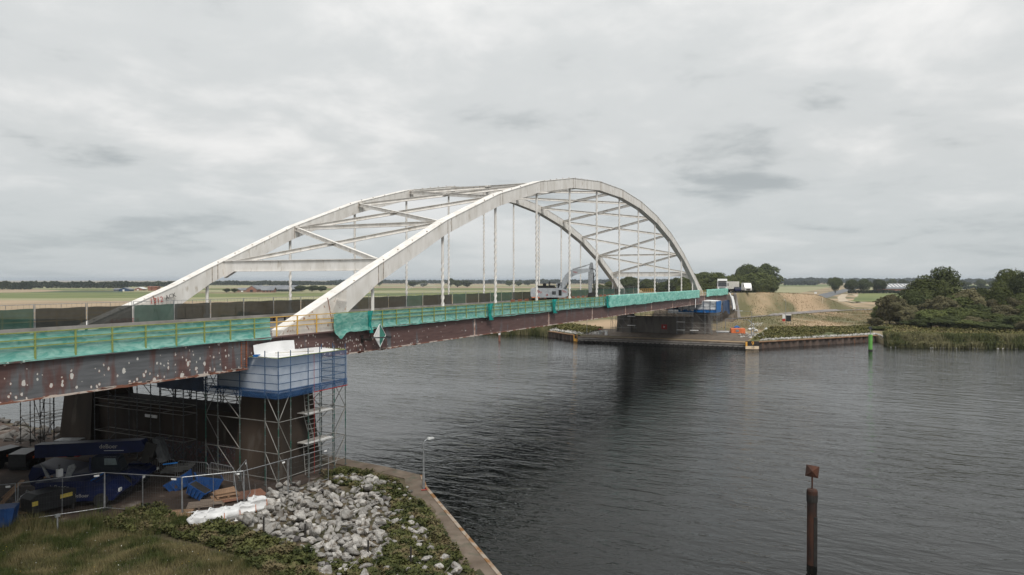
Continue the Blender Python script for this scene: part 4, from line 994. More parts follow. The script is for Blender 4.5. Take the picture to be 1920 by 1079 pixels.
protos = {m: fence_proto(m) for m in ('net_greenfence', 'net_dark', 'net_black')}
names = {'net_greenfence': 'teal green', 'net_dark': 'dark green', 'net_black': 'dark grey'}
seq = 'gdbggddggdbdgdgbdgdgddgdgdgbdgdgddgdgdgdgd'
seq = 'g' 'b' 'b' 'g' 'b' 'd' 'b' 'b' 'd' 'g' 'd' 'b' 'b' 'g' 'b' 'b' 'g' 'd' 'b' 'g' 'g' 'd' 'b' 'g' 'd' 'g' 'g' 'd' 'g' 'g' 'g' 'd' 'g' 'g' 'g' 'd' 'g' 'g' 'g' 'g' 'g'
mm = {'g': 'net_greenfence', 'd': 'net_dark', 'b': 'net_black'}
used = set(); qf = random.Random(5)
for i, c in enumerate(seq):
    x = -9.65+3.47*i
    if x > 126: break
    pr = protos[mm[c]]; col_ = names[mm[c]]
    lab = '%s mobile fence panel on the bridge deck, %s from the left' % (col_, ordw(i))
    o = pr if mm[c] not in used else dup(pr)
    used.add(mm[c]); o['label'] = lab; o.location = (x, 14.6+qf.uniform(-.03, .03), ZD+.05); o.rotation_euler = (0, 0, qf.uniform(-.012, .012))
# red, orange and white barrier boards low along the fence near the excavator
bp_ = thing('barrier_board', 'x', 'barrier', (0, 0, 0), 0, 'rusty orange barrier boards along the deck fence')
MB().box((0, 0, .6), (1.3, .06, .55)).build('board', 'rust_plate', bp_, local=True)
for x in (-.5, .5): MB().box((x, 0, .15), (.08, .4, .3)).build('leg', 'dark_steel', bp_, local=True)
for i in range(20):
    o = bp_ if i == 0 else dup(bp_)
    o.location = (60+2.4*i, 12.9, ZD); o['label'] = 'rusty orange barrier board below the deck fence, %s from the left' % ordw(i)

# ------------------------------------------------------------------ excavator
EX = Vector((68.3, 10.2, ZD)); er = R(-64)
ex = thing('excavator', 'grey crawler excavator with its arm bent down, working on the bridge deck', 'excavator', EX, er)
def xb(name, m, fn, parent=ex, **k):
    mb = MB(); fn(mb); return mb.build(name, m, parent, local=True, **k)
for s in (-1, 1):
    tr = xb('track', 'rubber', lambda mb: mb.prism([(-2.1, s*1.15-.3, .35), (-1.8, s*1.15-.3, .02), (1.8, s*1.15-.3, .02), (2.1, s*1.15-.3, .35), (1.9, s*1.15-.3, .82), (-1.9, s*1.15-.3, .82)], (0, .6, 0)))
    for k in range(5): xb('roller', 'dark_steel', lambda mb: mb.tube((-1.4+.7*k, s*1.15-.33, .35), (-1.4+.7*k, s*1.15+.33, .35), .22, 10), tr)
xb('turntable', 'dark_steel', lambda mb: mb.lathe((0, 0, .8), [(.9, 0), (.9, .25)], 16))
body = xb('body', 'grey_machine', lambda mb: (mb.prism([(-3.35, -1.45, 1.25), (-3.1, -1.45, 1.05), (1.7, -1.45, 1.05), (2.3, -1.45, 1.3), (2.3, -1.45, 2.15), (1.5, -1.45, 2.45), (-3.0, -1.45, 2.5), (-3.35, -1.45, 2.3)], (0, 2.0, 0)), mb.box2((-3.1, .5, 1.05), (.8, 1.45, 2.45))))
xb('engine_deck', 'black_plastic', lambda mb: (mb.prism([(-2.7, -1.2, 2.5), (-2.4, -1.2, 2.85), (.3, -1.2, 2.85), (.6, -1.2, 2.5)], (0, 2.4, 0)), mb.box((-1.2, -.4, 3.0), (.5, .5, .4)), mb.tube((-.4, -.3, 2.8), (-.4, -.3, 3.5), .09)))
xb('handrail', 'dark_steel', lambda mb: (mb.path([(-.6, -1.3, 2.5), (-.6, -1.3, 3.3), (1.4, -1.3, 3.3), (1.4, -1.3, 2.4)], .035, 5), mb.path([(-.6, -1.3, 2.9), (1.4, -1.3, 2.9)], .03, 5)))
cab = xb('cab', 'grey_machine', lambda mb: mb.prism([(.7, .45, 1.2), (2.4, .45, 1.2), (2.4, .45, 2.3), (2.0, .45, 3.35), (.7, .45, 3.35)], (0, 1.05, 0)))
xb('window', 'glass_dark', lambda mb: (mb.box2((.85, .42, 2.1), (1.9, .46, 3.2)),), cab)
xb('vent_grille', 'galv_dark', lambda mb: mb.box2((-.1, -1.48, 1.5), (.5, -1.44, 2.0)), body)
xb('locker', 'black_plastic', lambda mb: mb.box2((.9, -1.49, 1.35), (1.35, -1.44, 2.2)), body)
xb('warning_triangle', 'red_paint', lambda mb: mb.prism([(-1.0, -1.48, 1.35), (-.7, -1.48, 1.35), (-.85, -1.48, 1.65)], (0, .03, 0)), body)
xb('orange_chassis_band', 'orange_paint', lambda mb: mb.box2((-3.2, -1.5, 1.0), (-2.0, -1.44, 1.12)), body)
t_ = text('YBM', 'lettering', 'graffiti_red', ex, (-2.2, -1.47, 1.95), (R(90), R(25), 0), .55)
t_ = text('YBM', 'lettering', 'graffiti_red', ex, (1.75, -1.47, 1.95), (R(90), R(25), 0), .38)
# boom, stick, rams
def bent(mb, pts, w, hs, y=0):
    for (a, b), (h0, h1) in zip(zip(pts, pts[1:]), zip(hs, hs[1:])):
        a = Vector((a[0], y, a[1])); b = Vector((b[0], y, b[1])); d = (b-a).normalized(); n = Vector((-d.z, 0, d.x)); yv = Vector((0, w/2, 0))
        mb.quadbox([a-n*h0/2-yv, a-n*h0/2+yv, a+n*h0/2+yv, a+n*h0/2-yv], [b-n*h1/2-yv, b-n*h1/2+yv, b+n*h1/2+yv, b+n*h1/2-yv])
bm_ = xb('boom', 'grey_machine', lambda mb: bent(mb, [(1.15, 2.1), (2.2, 4.0), (2.9, 4.75), (3.8, 5.0), (5.7, 5.25)], .42, (.6, .95, 1.0, .85, .5), -.25))
xb('ram', 'galv', lambda mb: (mb.tube((3.1, -.25, 5.35), (5.2, -.25, 5.95), .10, 8), mb.tube((5.2, -.25, 5.95), (6.0, -.25, 6.25), .055, 8)), bm_)
xb('ram', 'galv_dark', lambda mb: (mb.tube((1.7, -.6, 1.7), (2.6, -.6, 3.6), .10, 8),), bm_)
t_ = text('YBM', 'lettering', 'graffiti_red', ex, (3.5, -.47, 4.9), (R(90), R(10), 0), .34)
st = xb('stick', 'galv', lambda mb: bent(mb, [(6.05, 6.4), (5.95, 5.3), (5.85, 3.0), (5.85, 1.6)], .38, (.35, .8, .6, .45), -.25))
xb('ram', 'galv_dark', lambda mb: mb.tube((6.35, -.25, 4.9), (6.4, -.25, 2.6), .1, 8), st)
xb('hose', 'rubber', lambda mb: mb.path([(5.9, -.5, 5.5), (6.5, -.5, 5.35), (6.75, -.5, 4.8), (6.5, -.5, 4.2)], .05, 5), st)
xb('breaker', 'dark_steel', lambda mb: (mb.prism([(5.55, -.55, 1.7), (6.5, -.55, 1.9), (6.7, -.55, 1.1), (6.1, -.55, .5), (5.3, -.55, .6)], (0, .7, 0)), mb.box((6.0, -.2, .35), (2.4, 1.2, .3))), st)

# ------------------------------------------------------------------ vehicles on the far road
zr = 2.1
tk = thing('truck', 'white cab-over truck facing the camera just past the far end of the bridge', 'truck', (166, 2.0, zr), R(192))
def vb(name, m, fn, parent): mb = MB(); fn(mb); return mb.build(name, m, parent, local=True)
cb = vb('cab', 'white_paint', lambda mb: mb.prism([(-1.9, -1.25, .5), (.25, -1.25, .5), (.3, -1.25, 1.7), (.1, -1.25, 2.9), (-.1, -1.25, 3.75), (-1.9, -1.25, 3.85)], (0, 2.5, 0)), tk)
vb('windscreen', 'glass_dark', lambda mb: mb.prism([(.33, -1.12, 1.8), (.14, -1.12, 2.85), (.14, 1.12, 2.85), (.33, 1.12, 1.8)], (.03, 0, 0)), cb)
vb('grille', 'galv_dark', lambda mb: (mb.box2((.27, -.8, .75), (.34, .8, 1.55)),), cb)
vb('sun_visor', 'dark_steel', lambda mb: mb.box2((.1, -1.1, 3.0), (.35, 1.1, 3.3)), cb)
for s in (-1, 1):
    vb('mirror', 'dark_steel', lambda mb: mb.box((.25, s*1.45, 2.3), (.1, .25, .8)), cb)
    vb('headlight', 'lamp_head', lambda mb: mb.box((.3, s*1.0, .75), (.06, .35, .22)), cb)
    for x in (-.9, -4.2, -8.5): vb('wheel', 'rubber', lambda mb: mb.tube((x, s*1.0, .5), (x, s*1.25, .5), .5, 12), tk)
vb('trailer', 'brick', lambda mb: mb.box2((-10, -1.25, 1.2), (-2.2, 1.25, 2.7)), tk)
vb('chassis', 'dark_steel', lambda mb: mb.box2((-10, -.6, .6), (0, .6, 1.15)), tk)
tr = thing('box_trailer', 'plain pale box trailer standing between the truck and the white van', 'trailer', (189, 3.4, zr), R(175))
vb('box', 'cream_paint', lambda mb: mb.box2((-4, -1.25, .9), (3, 1.25, 3.1)), tr)
vb('chassis', 'dark_steel', lambda mb: mb.box2((-4, -.8, .55), (3.5, .8, .88)), tr)
for s in (-1, 1):
    for x in (-1.5, -.4): vb('wheel', 'rubber', lambda mb: mb.tube((x, s*1.0, .42), (x, s*1.25, .42), .42, 10), tr)
vn = thing('van', 'white van with a rounded front on the road beside the dry embankment', 'van', (192, -.6, zr), R(200))
bd = vb('body', 'white_paint', lambda mb: mb.prism([(-3.2, -1.05, .45), (1.9, -1.05, .45), (2.0, -1.05, 1.1), (1.4, -1.05, 1.35), (.9, -1.05, 2.35), (.3, -1.05, 2.6), (-3.1, -1.05, 2.65)], (0, 2.1, 0)), vn)
vb('windscreen', 'glass_dark', lambda mb: mb.prism([(1.42, -.92, 1.42), (.95, -.92, 2.3), (.95, .92, 2.3), (1.42, .92, 1.42)], (.03, 0, 0)), bd)
for s in (-1, 1): vb('side_window', 'glass_dark', lambda mb: mb.box((.4, s*1.055, 1.8), (.9, .03, .6)), bd)
vb('grille', 'dark_steel', lambda mb: mb.box2((1.93, -.6, .6), (2.03, .6, .95)), bd)
for s in (-1, 1):
    vb('headlight', 'lamp_head', lambda mb: mb.box((1.9, s*.85, 1.0), (.2, .3, .2)), bd)
    for x in (-2.1, 1.1): vb('wheel', 'rubber', lambda mb: mb.tube((x, s*.85, .38), (x, s*1.08, .38), .38, 10), vn)
cr_ = thing('car', 'small dark blue car parked between the trailer and the white van', 'car', (187, 1.3, zr), R(190))
vb('body', 'blue_machine', lambda mb: mb.prism([(-2, -.85, .35), (2, -.85, .35), (2, -.85, .85), (1.0, -.85, 1.0), (.5, -.85, 1.5), (-1.3, -.85, 1.5), (-2, -.85, 1.0)], (0, 1.7, 0)), cr_)
vb('windscreen', 'glass_dark', lambda mb: mb.prism([(1.0, -.7, 1.05), (.56, -.7, 1.47), (.56, .7, 1.47), (1.0, .7, 1.05)], (.02, 0, 0)), cr_)
for s in (-1, 1):
    for x in (-1.3, 1.3): vb('wheel', 'rubber', lambda mb: mb.tube((x, s*.7, .32), (x, s*.88, .32), .32, 10), cr_)
c2 = thing('car', 'tiny white car on the road far beyond the embankment', 'car', (640, 8, fz(640, 8)+.2), R(180))
vb('body', 'white_paint', lambda mb: mb.prism([(-2, -.85, .3), (2, -.85, .3), (2, -.85, .85), (1.0, -.85, 1.0), (.5, -.85, 1.5), (-1.3, -.85, 1.5), (-2, -.85, 1.0)], (0, 1.7, 0)), c2)
vb('window', 'glass_dark', lambda mb: mb.box((.2, 0, 1.2), (1.2, 1.72, .35)), c2)
# ------------------------------------------------------------------ street lamps, poles, signs
def lamp(label, x, y, z, h, rz, arm=.9):
    o = thing('street_lamp', label, 'street lamp', (x, y, z), rz, 'grey lamp posts on the quays')
    MB().tube((0, 0, 0), (0, 0, h*.34), .085, 8, .075).build('base_tube', 'galv', o, local=True)
    MB().tube((0, 0, h*.34), (0, 0, h-.25), .05, 8, .035).build('mast', 'galv', o, local=True)
    mb = MB(); pts = [(0, 0, h-.27), (.05, 0, h-.1), (.2, 0, h-.02), (arm*.6, 0, h)]; mb.path(pts, .03, 6); mb.build('arm', 'galv', o, local=True)
    MB().prism([(arm*.55, -.09, h-.04), (arm+.15, -.07, h-.01), (arm+.15, -.07, h+.05), (arm*.6, -.09, h+.09)], (0, .17, 0)).build('lamp_head', 'lamp_head', o, local=True)
    return o
lamp('grey lamp post on the corner of the near quay', 1.75, -10.0, -6.7, 2.9, R(-25), .55)
lamp('tall lamp post with a curved arm on the corner of the far quay', 127.6, -11.0, -7, 5.9, R(62), 4.2)
_p = GL(1473, 601); lamp('lamp post beside the dark information board on the far bank', _p.x, _p.y, fz(_p.x, _p.y), 5.6, R(150), .5)
lamp('thin lamp post on the left end of the far quay', 119.3, 23.5, -7, 4.4, R(140), .6)
lamp('slim mast rising out of the shrubs at the right edge', 170, -70, -6.5, 13.5, R(80), .8)
lamp('lamp post with white box beside the shore rocks at the left edge', .5, 24.2, -6.8, 6.0, R(170), .5)
# mooring pile with tilted square top mark
pm = thing('mooring_pile', 'rusty mooring pile with a tilted square topmark standing in the water', 'pile', (4.0, -31.2, ZW))
MB().tube((4, -31.2, -11), (4, -31.2, -4.65), .235, 16).build('pile', 'pole_rust', pm, smooth=False)
MB().tube((4, -31.2, -5.2), (4, -31.2, -4.85), .262, 16).build('collar', 'pole_dark', pm)
MB().lathe((4, -31.2, -4.65), [(.26, -.2), (.26, -.02), (.22, .06), (.1, .08)], 16).build('cap', 'pole_rust', pm)
MB().tube((4, -31.2, -4.65), (4.03, -31.2, -3.95), .04, 8).build('rod', 'pole_rust', pm)
pb = MB().bar((3.80, -31.38, -11), (3.80, -31.38, -5.9), .07, .16, up=(0, 1, 0)); pb.build('rubbing_strip', 'pole_dark', pm)
mb = MB(); c_ = Vector((4.03, -31.2, -3.72)); vd = (CAM-c_).normalized(); rx_ = vd.cross(Vector((0, 0, 1))).normalized(); uz = rx_.cross(vd)
a_ = R(6); e1 = (rx_*math.cos(a_)+uz*math.sin(a_))*.30; e2 = (-rx_*math.sin(a_)*1.0+uz*math.cos(a_))*.28
cs = [c_-e1-e2, c_+e1-e2, c_+e1+e2, c_-e1+e2]; i = 0
mb.v = [tuple(p) for p in cs]+[tuple(c_+vd*.16), tuple(c_-vd*.16)]; mb.f = [(0, 1, 4), (1, 2, 4), (2, 3, 4), (3, 0, 4), (1, 0, 5), (2, 1, 5), (3, 2, 5), (0, 3, 5)]
mb.build('topmark', 'pole_rust', pm)
gp_ = thing('channel_marker', 'bright green marker pile in the water off the reed bank', 'marker', (124.5, -33.9, ZW))
MB().tube((124.5, -33.9, -11), (124.5, -33.9, -5.1), .37, 16).build('pile', 'green_paint', gp_)
MB().tube((124.5, -33.9, ZW-.1), (124.5, -33.9, ZW+.28), .385, 16).build('waterline_band', 'timber_dark', gp_)
MB().tube((124.5, -33.9, -5.1), (124.5, -33.9, -4.0), .07, 8).build('lamp_pole', 'galv', gp_)
MB().box((124.5, -33.9, -3.8), (.5, .5, .45)).build('lantern', 'galv_dark', gp_)
gp2 = thing('channel_marker', 'small rusty marker pile in the water seen under the bridge', 'marker', (112, 42, ZW))
MB().tube((112, 42, -11), (112, 42, -6.9), .24, 12).build('pile', 'brick', gp2)
MB().tube((112, 42, -6.9), (112, 42, -6.4), .27, 12).build('cap', 'white_paint', gp2)
# clearance gauge boards
def gauge(label, p, rz, full):
    o = thing('gauge_board', label, 'sign', p, rz)
    MB().box((0, 0, .38), (.03+2.6, .06, .95)).build('upper_panel', 'timber_dark', o, local=True)
    MB().box((0, -.01, -.42), (2.6, .08, .62)).build('lower_panel', 'sign_yellow' if not full else 'sign_cream', o, local=True)
    MB().box((-1.12, -.045, .3), (.36, .03, .9)).build('edge_stripe', 'sign_yellow', o, local=True)
    text('9', 'numeral', 'sign_yellow', o, (.1, -.05, .4), (R(90), 0, 0), 1.1)
    text('10', 'numeral', 'timber_dark', o, (.1, -.07, -.40), (R(90), 0, 0), .62)
    return o
gauge('black and yellow gauge board reading 9 over 10 on the far quay corner', (116.35, -12.7, -7.45), R(-70), 1)
gauge('yellow gauge board on the left end of the far quay', (118.2, 25.5, -7.5), R(-125), 0)
# board on the far bank
ip = GL(1473, 607); ix, iy = ip.x, ip.y; zz = fz(ix, iy)
ib = thing('information_board', 'dark framed board with a white and red side panel on the far bank', 'sign', (ix, iy, zz))
MB().box2((ix-.05, iy-1.35, zz+.5), (ix+.05, iy-.1, zz+2.3)).build('panel', 'glass_dark', ib)
MB().box2((ix-.07, iy-1.4, zz+2.1), (ix+.07, iy-.05, zz+2.38)).build('header', 'white_paint', ib)
MB().box2((ix-.05, iy+.1, zz+1.2), (ix+.05, iy+.8, zz+2.35)).build('side_panel', 'white_paint', ib)
MB().box2((ix-.05, iy+.1, zz+.5), (ix+.05, iy+.8, zz+1.18)).build('red_panel', 'graffiti_red', ib)
for y in (-1.3, -.15, .75): MB().box2((ix+.06, iy+y-.05, zz-.2), (ix+.14, iy+y+.05, zz+2.3)).build('post', 'galv', ib)
# orange container, skips and clutter on the far quay
oc = thing('container', 'orange red site container on a grey base beside the far pier', 'container', (132.5, -7.3, -6.9), R(-72))
MB().box((0, 0, 1.05), (3.0, 2.0, 1.45)).build('body', 'orange_paint', oc, local=True)
MB().box((0, 0, .14), (3.1, 2.1, .45)).build('base', 'galv', oc, local=True)
for k in range(6): MB().box((-1.25+.5*k, -1.02, 1.05), (.08, .06, 1.4)).build('rib', 'orange_paint', oc, local=True)
MB().box((-.2, -1.04, 1.3), (.7, .05, .5)).build('panel', 'galv', oc, local=True)
gc = thing('tool_box', 'low grey crate left of the orange container', 'box', (131.5, -4.3, -6.9), R(-80))
MB().box((0, 0, .5), (2.6, 1.4, 1.0)).build('body', 'galv', gc, local=True)
MB().box((0, 0, 1.05), (2.7, 1.5, .1)).build('lid', 'white_paint', gc, local=True)
bs = thing('blue_tarp_heap', 'small bright blue tarpaulin heap above the orange container', 'tarpaulin', (140, -6.5, fz(140, -6.5)))
MB().ico((140, -6.0, fz(140, -6)+.3), 1.0, 3, .3, (1.2, 1, .6)).build('heap', 'tarp_bright_blue', bs)
for i, (x, y) in enumerate(((139, -9), (137.5, -10.5), (141, -9.5), (144, -12))):
    o = MB().ico((0, 0, .2), .6, i, .35, (1.2, .8, .6)).build('debris_bag', 'bag_white'); o.location = (x, y, fz(x, y)+.1)
    tag(o, 'crumpled white rubble bag beside the far quay corner, %s from the bridge' % ordw(i), 'bag', 'white rubble bags on the far bank')
wf = thing('fence', 'tilted light construction fence leaning on the far bank', 'fence', (143, -7, fz(143, -7)))
for k in range(3):
    z0 = fz(148+2*k, -7.5-k*.7)
    mb = MB(); mb.path([(148+2*k, -7.5-k*.7, z0), (149+2*k, -8.0-k*.7, z0+.7), (150.4+2*k, -8.4-k*.7, z0+.8), (149.5+2*k, -8-k*.7, z0+.1)], .035, 5); mb.build('frame', 'white_paint', wf)
for i, (x, y) in enumerate(((134, -13.5), (150, -13), (158, -13.5))):
    pass
lr = thing('life_buoy', 'red and white life buoy stand on the left of the far quay', 'life buoy', (122.5, 21.5, -6.9))
MB().box2((122.4, 21.4, -6.9), (122.55, 21.6, -5.6)).build('post', 'galv', lr)
MB().lathe((122.3, 21.5, -5.6), [(.3, -.1), (.36, 0), (.3, .1)], 12).build('ring', 'red_paint', lr)
ub = thing('utility_box', 'small white box on a post at the left of the far pier', 'box', (121, 19.5, -6.95))
MB().box2((120.8, 19.2, -6.9), (121.2, 19.8, -5.8)).build('body', 'white_paint', ub); MB().box2((120.75, 19.15, -5.8), (121.25, 19.85, -5.7)).build('lid', 'cream_paint', ub)
# curved railing frame on the far quay corner
cf = thing('fence', 'tall wire fence with a curved top rail right of the far pier', 'fence', (131, -9, -6.9))
MB().path([(133, -4.6, -6.95), (133, -4.6, -3.1), (132, -7.4, -2.95), (130, -10.0, -3.1), (128.4, -11.3, -4.0), (128.2, -11.4, -6.95)], .07, 6).build('frame', 'galv', cf)
mb = MB()
for k in range(8):
    t = (k+.5)/8; mb.tube((lerp(133, 128.6, t), lerp(-4.6, -11.1, t), -6.9), (lerp(133, 128.6, t), lerp(-4.6, -11.1, t), -3.4), .014, 4)
mb.build('wires', 'galv', cf, kind='stuff')

# ------------------------------------------------------------------ rocks
def rockmesh(seed, m):
    q = random.Random(seed); bm = bmesh.new()
    for k in range(15):
        v = Vector((q.gauss(0, 1), q.gauss(0, 1), q.gauss(0, 1))).normalized()*q.uniform(.75, 1.05)
        bm.verts.new((v.x*q.uniform(.9, 1.15), v.y*q.uniform(.75, 1), v.z*q.uniform(.6, .85)))
    r = bmesh.ops.convex_hull(bm, input=bm.verts); 
    for v in [v for v in bm.verts if not v.link_faces]: bm.verts.remove(v)
    bmesh.ops.bevel(bm, geom=bm.edges[:], offset=.07, segments=1, affect='EDGES')
    bmesh.ops.recalc_face_normals(bm, faces=bm.faces)
    me = bpy.data.meshes.new('rock'); bm.to_mesh(me); bm.free(); me.materials.append(MATS[m]); return me
RM = [rockmesh(i, 'rock') for i in range(22)]; RD = [rockmesh(i+50, 'rock_dark') for i in range(4)]
def inpoly(x, y, P):
    c = False; j = len(P)-1
    for i in range(len(P)):
        if (P[i][1] > y) != (P[j][1] > y) and x < (P[j][0]-P[i][0])*(y-P[i][1])/(P[j][1]-P[i][1]+1e-12)+P[i][0]: c = not c
        j = i
    return c
def P2(uv, z=-6.4): return [(p.x, p.y) for p in (G(u, v, z) for u, v in uv)]
dense = P2([(445, 985), (495, 950), (500, 925), (540, 905), (575, 915), (610, 905), (650, 918), (700, 925), (735, 935), (735, 965), (715, 990), (720, 1015), (720, 1045), (640, 1060), (560, 1045), (500, 1018)])
sparse = P2([(610, 900), (640, 885), (700, 895), (770, 905), (775, 930), (740, 940), (800, 990), (850, 1040), (880, 1079), (860, 1110), (600, 1110), (590, 1050), (470, 1020), (430, 985), (500, 920)])
clus = P2([(625, 895), (645, 880), (700, 890), (720, 905), (680, 915), (640, 912)])
rocks = []; q = random.Random(11)
def addrock(x, y, s, layer=0):
    dark = q.random() < .035
    rocks.append((x, y, gz(x, y)+s*(.30+.9*layer), s, dark))
def scatter(P, sp, sz, prob, layer=0):
    x0, x1 = min(p[0] for p in P), max(p[0] for p in P); y0, y1 = min(p[1] for p in P), max(p[1] for p in P); y = y0
    while y < y1:
        x = x0
        while x < x1:
            a, b = x+q.uniform(-.4, .4)*sp, y+q.uniform(-.4, .4)*sp
            if inpoly(a, b, P) and q.random() < prob(a, b): addrock(a, b, q.uniform(*sz)*(1.45 if q.random() < .14 else .8 if q.random() < .3 else 1), layer)
            x += sp
        y += sp
scatter(dense, .44, (.17, .31), lambda a, b: 1)
scatter(dense, .60, (.18, .32), lambda a, b: .62 if nz(a, b, .5) > -.25 else .1, .75)
scatter(sparse, .52, (.15, .30), lambda a, b: 0 if inpoly(a, b, dense) else (.80 if nz(a, b, .55, 3) > -.08 else .22), .12)
scatter(clus, .5, (.18, .32), lambda a, b: .6, .35)
rocks.sort(key=lambda r_: depth(r_[:3])/max(r_[3], .01))
print('ROCKS', len(rocks))
for i, (x, y, z, s, dark) in enumerate(rocks[:290]):
    me = q.choice(RD if dark else RM); o = bpy.data.objects.new('rock', me); col.objects.link(o); o.location = (x, y, z)
    o.scale = (s*q.uniform(.9, 1.3), s*q.uniform(.85, 1.15), s*q.uniform(.75, 1.05)); o.rotation_euler = (q.uniform(-.5, .5), q.uniform(-.5, .5), q.uniform(0, 6.28))
    marks = (('beside the white big bags', Vector(G(440, 985))), ('by the foot of the scaffolding', Vector(G(610, 900))), ('near the lamp post on the quay corner', Vector(G(770, 930))), ('at the bottom edge of the picture', Vector(G(720, 1070))),
             ('in the middle of the pile', Vector(G(600, 975))), ('at the back of the pile', Vector(G(560, 915))), ('by the brambles on the quay side', Vector(G(730, 980))), ('at the front of the pile above the meadow', Vector(G(560, 1030))))
    where = min(marks, key=lambda m_: (m_[1].xy-Vector((x, y))).length)[0]
    size = 'large' if s > .30 else 'middle sized' if s > .22 else 'small'
    pos_ = 'on top' if z-gz(x, y) > .2+.3*s else 'half bedded'
    tag(o, '%s %s boulder %s, %s' % (size, 'dark' if dark else 'pale grey', where, pos_), 'rock', 'boulders in the rubble pile by the near quay')
def rockmass(name, lst, m, mesh=None):
    mb = MB()
    for (x, y, z, s) in lst:
        me = q.choice(RM[:6]); i = len(mb.v); e = Euler((q.uniform(-.6, .6), q.uniform(-.6, .6), q.uniform(0, 6.28))).to_matrix(); sc = (s*q.uniform(.9, 1.35), s, s*.8)
        for v in me.vertices: w_ = e @ Vector((v.co.x*sc[0], v.co.y*sc[1], v.co.z*sc[2])); mb.v.append((x+w_.x, y+w_.y, z+w_.z))
        mb.f += [tuple(i+k for k in p.vertices) for p in me.polygons]
    return mb.build(name, m, kind='stuff', recalc=False)
rockmass('rubble', [(x, y, z, s) for x, y, z, s, d in rocks[290:]], 'rock')
lst = []
for k in range(420):
    t = q.random(); y = lerp(18, 50, t); x = shN(y)-q.uniform(-1.0, 9.5 if y > 22 else 5); s = q.uniform(.25, .6); lst.append((x, y, gz(x, y)+s*.25, s))
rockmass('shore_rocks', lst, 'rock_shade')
lst = []
for k in range(520):
    y = q.uniform(-37, -13.5); d = q.uniform(1.1, 4.6 if y > -20 else 5.5); s = q.uniform(.16, .38); x = shF(y)+d; lst.append((x, y, fz(x, y)+s*.4, s))
for k in range(300):
    y = q.uniform(21, 42); d = q.uniform(.8, 6.5); s = q.uniform(.2, .5); x = shF(y)+d+3*sst(28, 24, y); lst.append((x, y, fz(x, y)+s*.4, s))
for k in range(60):
    y = q.uniform(-11, -13.8); d = q.uniform(6, 16); s = q.uniform(.2, .5); x = shF(y)+d; lst.append((x, y+q.uniform(0, 3), fz(x, y)+s*.4, s))
for k in range(40):
    y = q.uniform(-90, -37); s = q.uniform(.10, .2); x = shF(y)-.2+q.uniform(-.4, .4); lst.append((x, y, ZW+.05, s))
rockmass('bank_rocks', lst, 'rock_far')

# ------------------------------------------------------------------ ground cover
def leafcloud(name, m, pts, size, kind='stuff', parent=None):
    """pts: (x,y,z,scale,tilt) -> one bent leaf (2 triangles) each"""
    mb = MB(); v = mb.v; f = mb.f
    for (x, y, z, s) in pts:
        a = q.uniform(0, 6.283); t = q.uniform(-.2, 1.1); ca, sa = math.cos(a), math.sin(a); l = size*s; w = l*.38; ct, stt = math.cos(t), math.sin(t)
        i = len(v)
        v.append((x, y, z)); v.append((x+ca*l*.5*ct-sa*w, y+sa*l*.5*ct+ca*w, z+l*.5*stt+.1*l)); v.append((x+ca*l*ct, y+sa*l*ct, z+l*stt)); v.append((x+ca*l*.5*ct+sa*w, y+sa*l*.5*ct-ca*w, z+l*.5*stt+.1*l))
        f.append((i, i+1, i+2)); f.append((i, i+2, i+3))
    return mb.build(name, m, parent, kind=kind, recalc=False)
bram = P2([(195, 985), (260, 950), (300, 945), (345, 985), (420, 990), (480, 1010), (560, 1040), (640, 1050), (690, 1040), (700, 985), (730, 935), (620, 905), (600, 885), (660, 876), (740, 893), (800, 945), (850, 1010), (905, 1090), (700, 1130), (500, 1100), (440, 1050), (380, 1035), (300, 1000), (240, 1000)])
bx0, bx1 = min(p[0] for p in bram), max(p[0] for p in bram); by0, by1 = min(p[1] for p in bram), max(p[1] for p in bram)
pts = []
def onquay(x, y): return shN(y)-x < 1.0+.35*nz(x, y, .8)
while len(pts) < 85000:
    x, y = q.uniform(bx0, bx1), q.uniform(by0, by1)
    if not inpoly(x, y, bram) or onquay(x, y): continue
    dn_ = nz(x, y, .8)+.5*nz(x, y, 2.1, 3)
    if inpoly(x, y, dense): 
        if dn_ < .42: continue
    elif dn_ < (-.25 if inpoly(x, y, sparse) else -.5): continue
    h = max(.02, .20+.30*nz(x, y, .9, 7)+.26*nz(x, y, 2.6, 5))
    if inpoly(x, y, sparse): h *= .5
    pts.append((x, y, gz(x, y)+h*q.random()**.6, q.choice((.6, .8, 1, 1.2, 1.7))))
leafcloud('bramble_cover', 'bramble', pts, .105)
# patch of weeds at the quay corner behind the rocks and by the pier foot
# grass blades in the foreground meadow
gp3 = P2([(-120, 1120), (-120, 960), (60, 985), (200, 975), (260, 1000), (380, 1040), (450, 1060), (560, 1110)])
gx0, gx1 = min(p[0] for p in gp3), max(p[0] for p in gp3); gy0, gy1 = min(p[1] for p in gp3), max(p[1] for p in gp3)
mb = MB(); cnt = 0
while cnt < 90000:
    x, y = q.uniform(gx0, gx1), q.uniform(gy0, gy1)
    if not inpoly(x, y, gp3): continue
    k = nz(x, y, .6, 2)
    if q.random() > .65+.5*k: continue
    h = max(.05, .15+.16*nz(x, y, .9, 4)+q.uniform(-.05, .10)+(.25 if q.random() < .02 else 0)); a = q.uniform(0, 6.28); l = h*q.uniform(.2, .9); w = .009
    z = gz(x, y); i = len(mb.v); ca, sa = math.cos(a), math.sin(a)
    mb.v += [(x-sa*w, y+ca*w, z-.01), (x+sa*w, y-ca*w, z-.01), (x+ca*l, y+sa*l, z+h)]; mb.f.append((i, i+1, i+2)); cnt += 1
mb.build('meadow_grass', 'grass_blade', kind='stuff', recalc=False)
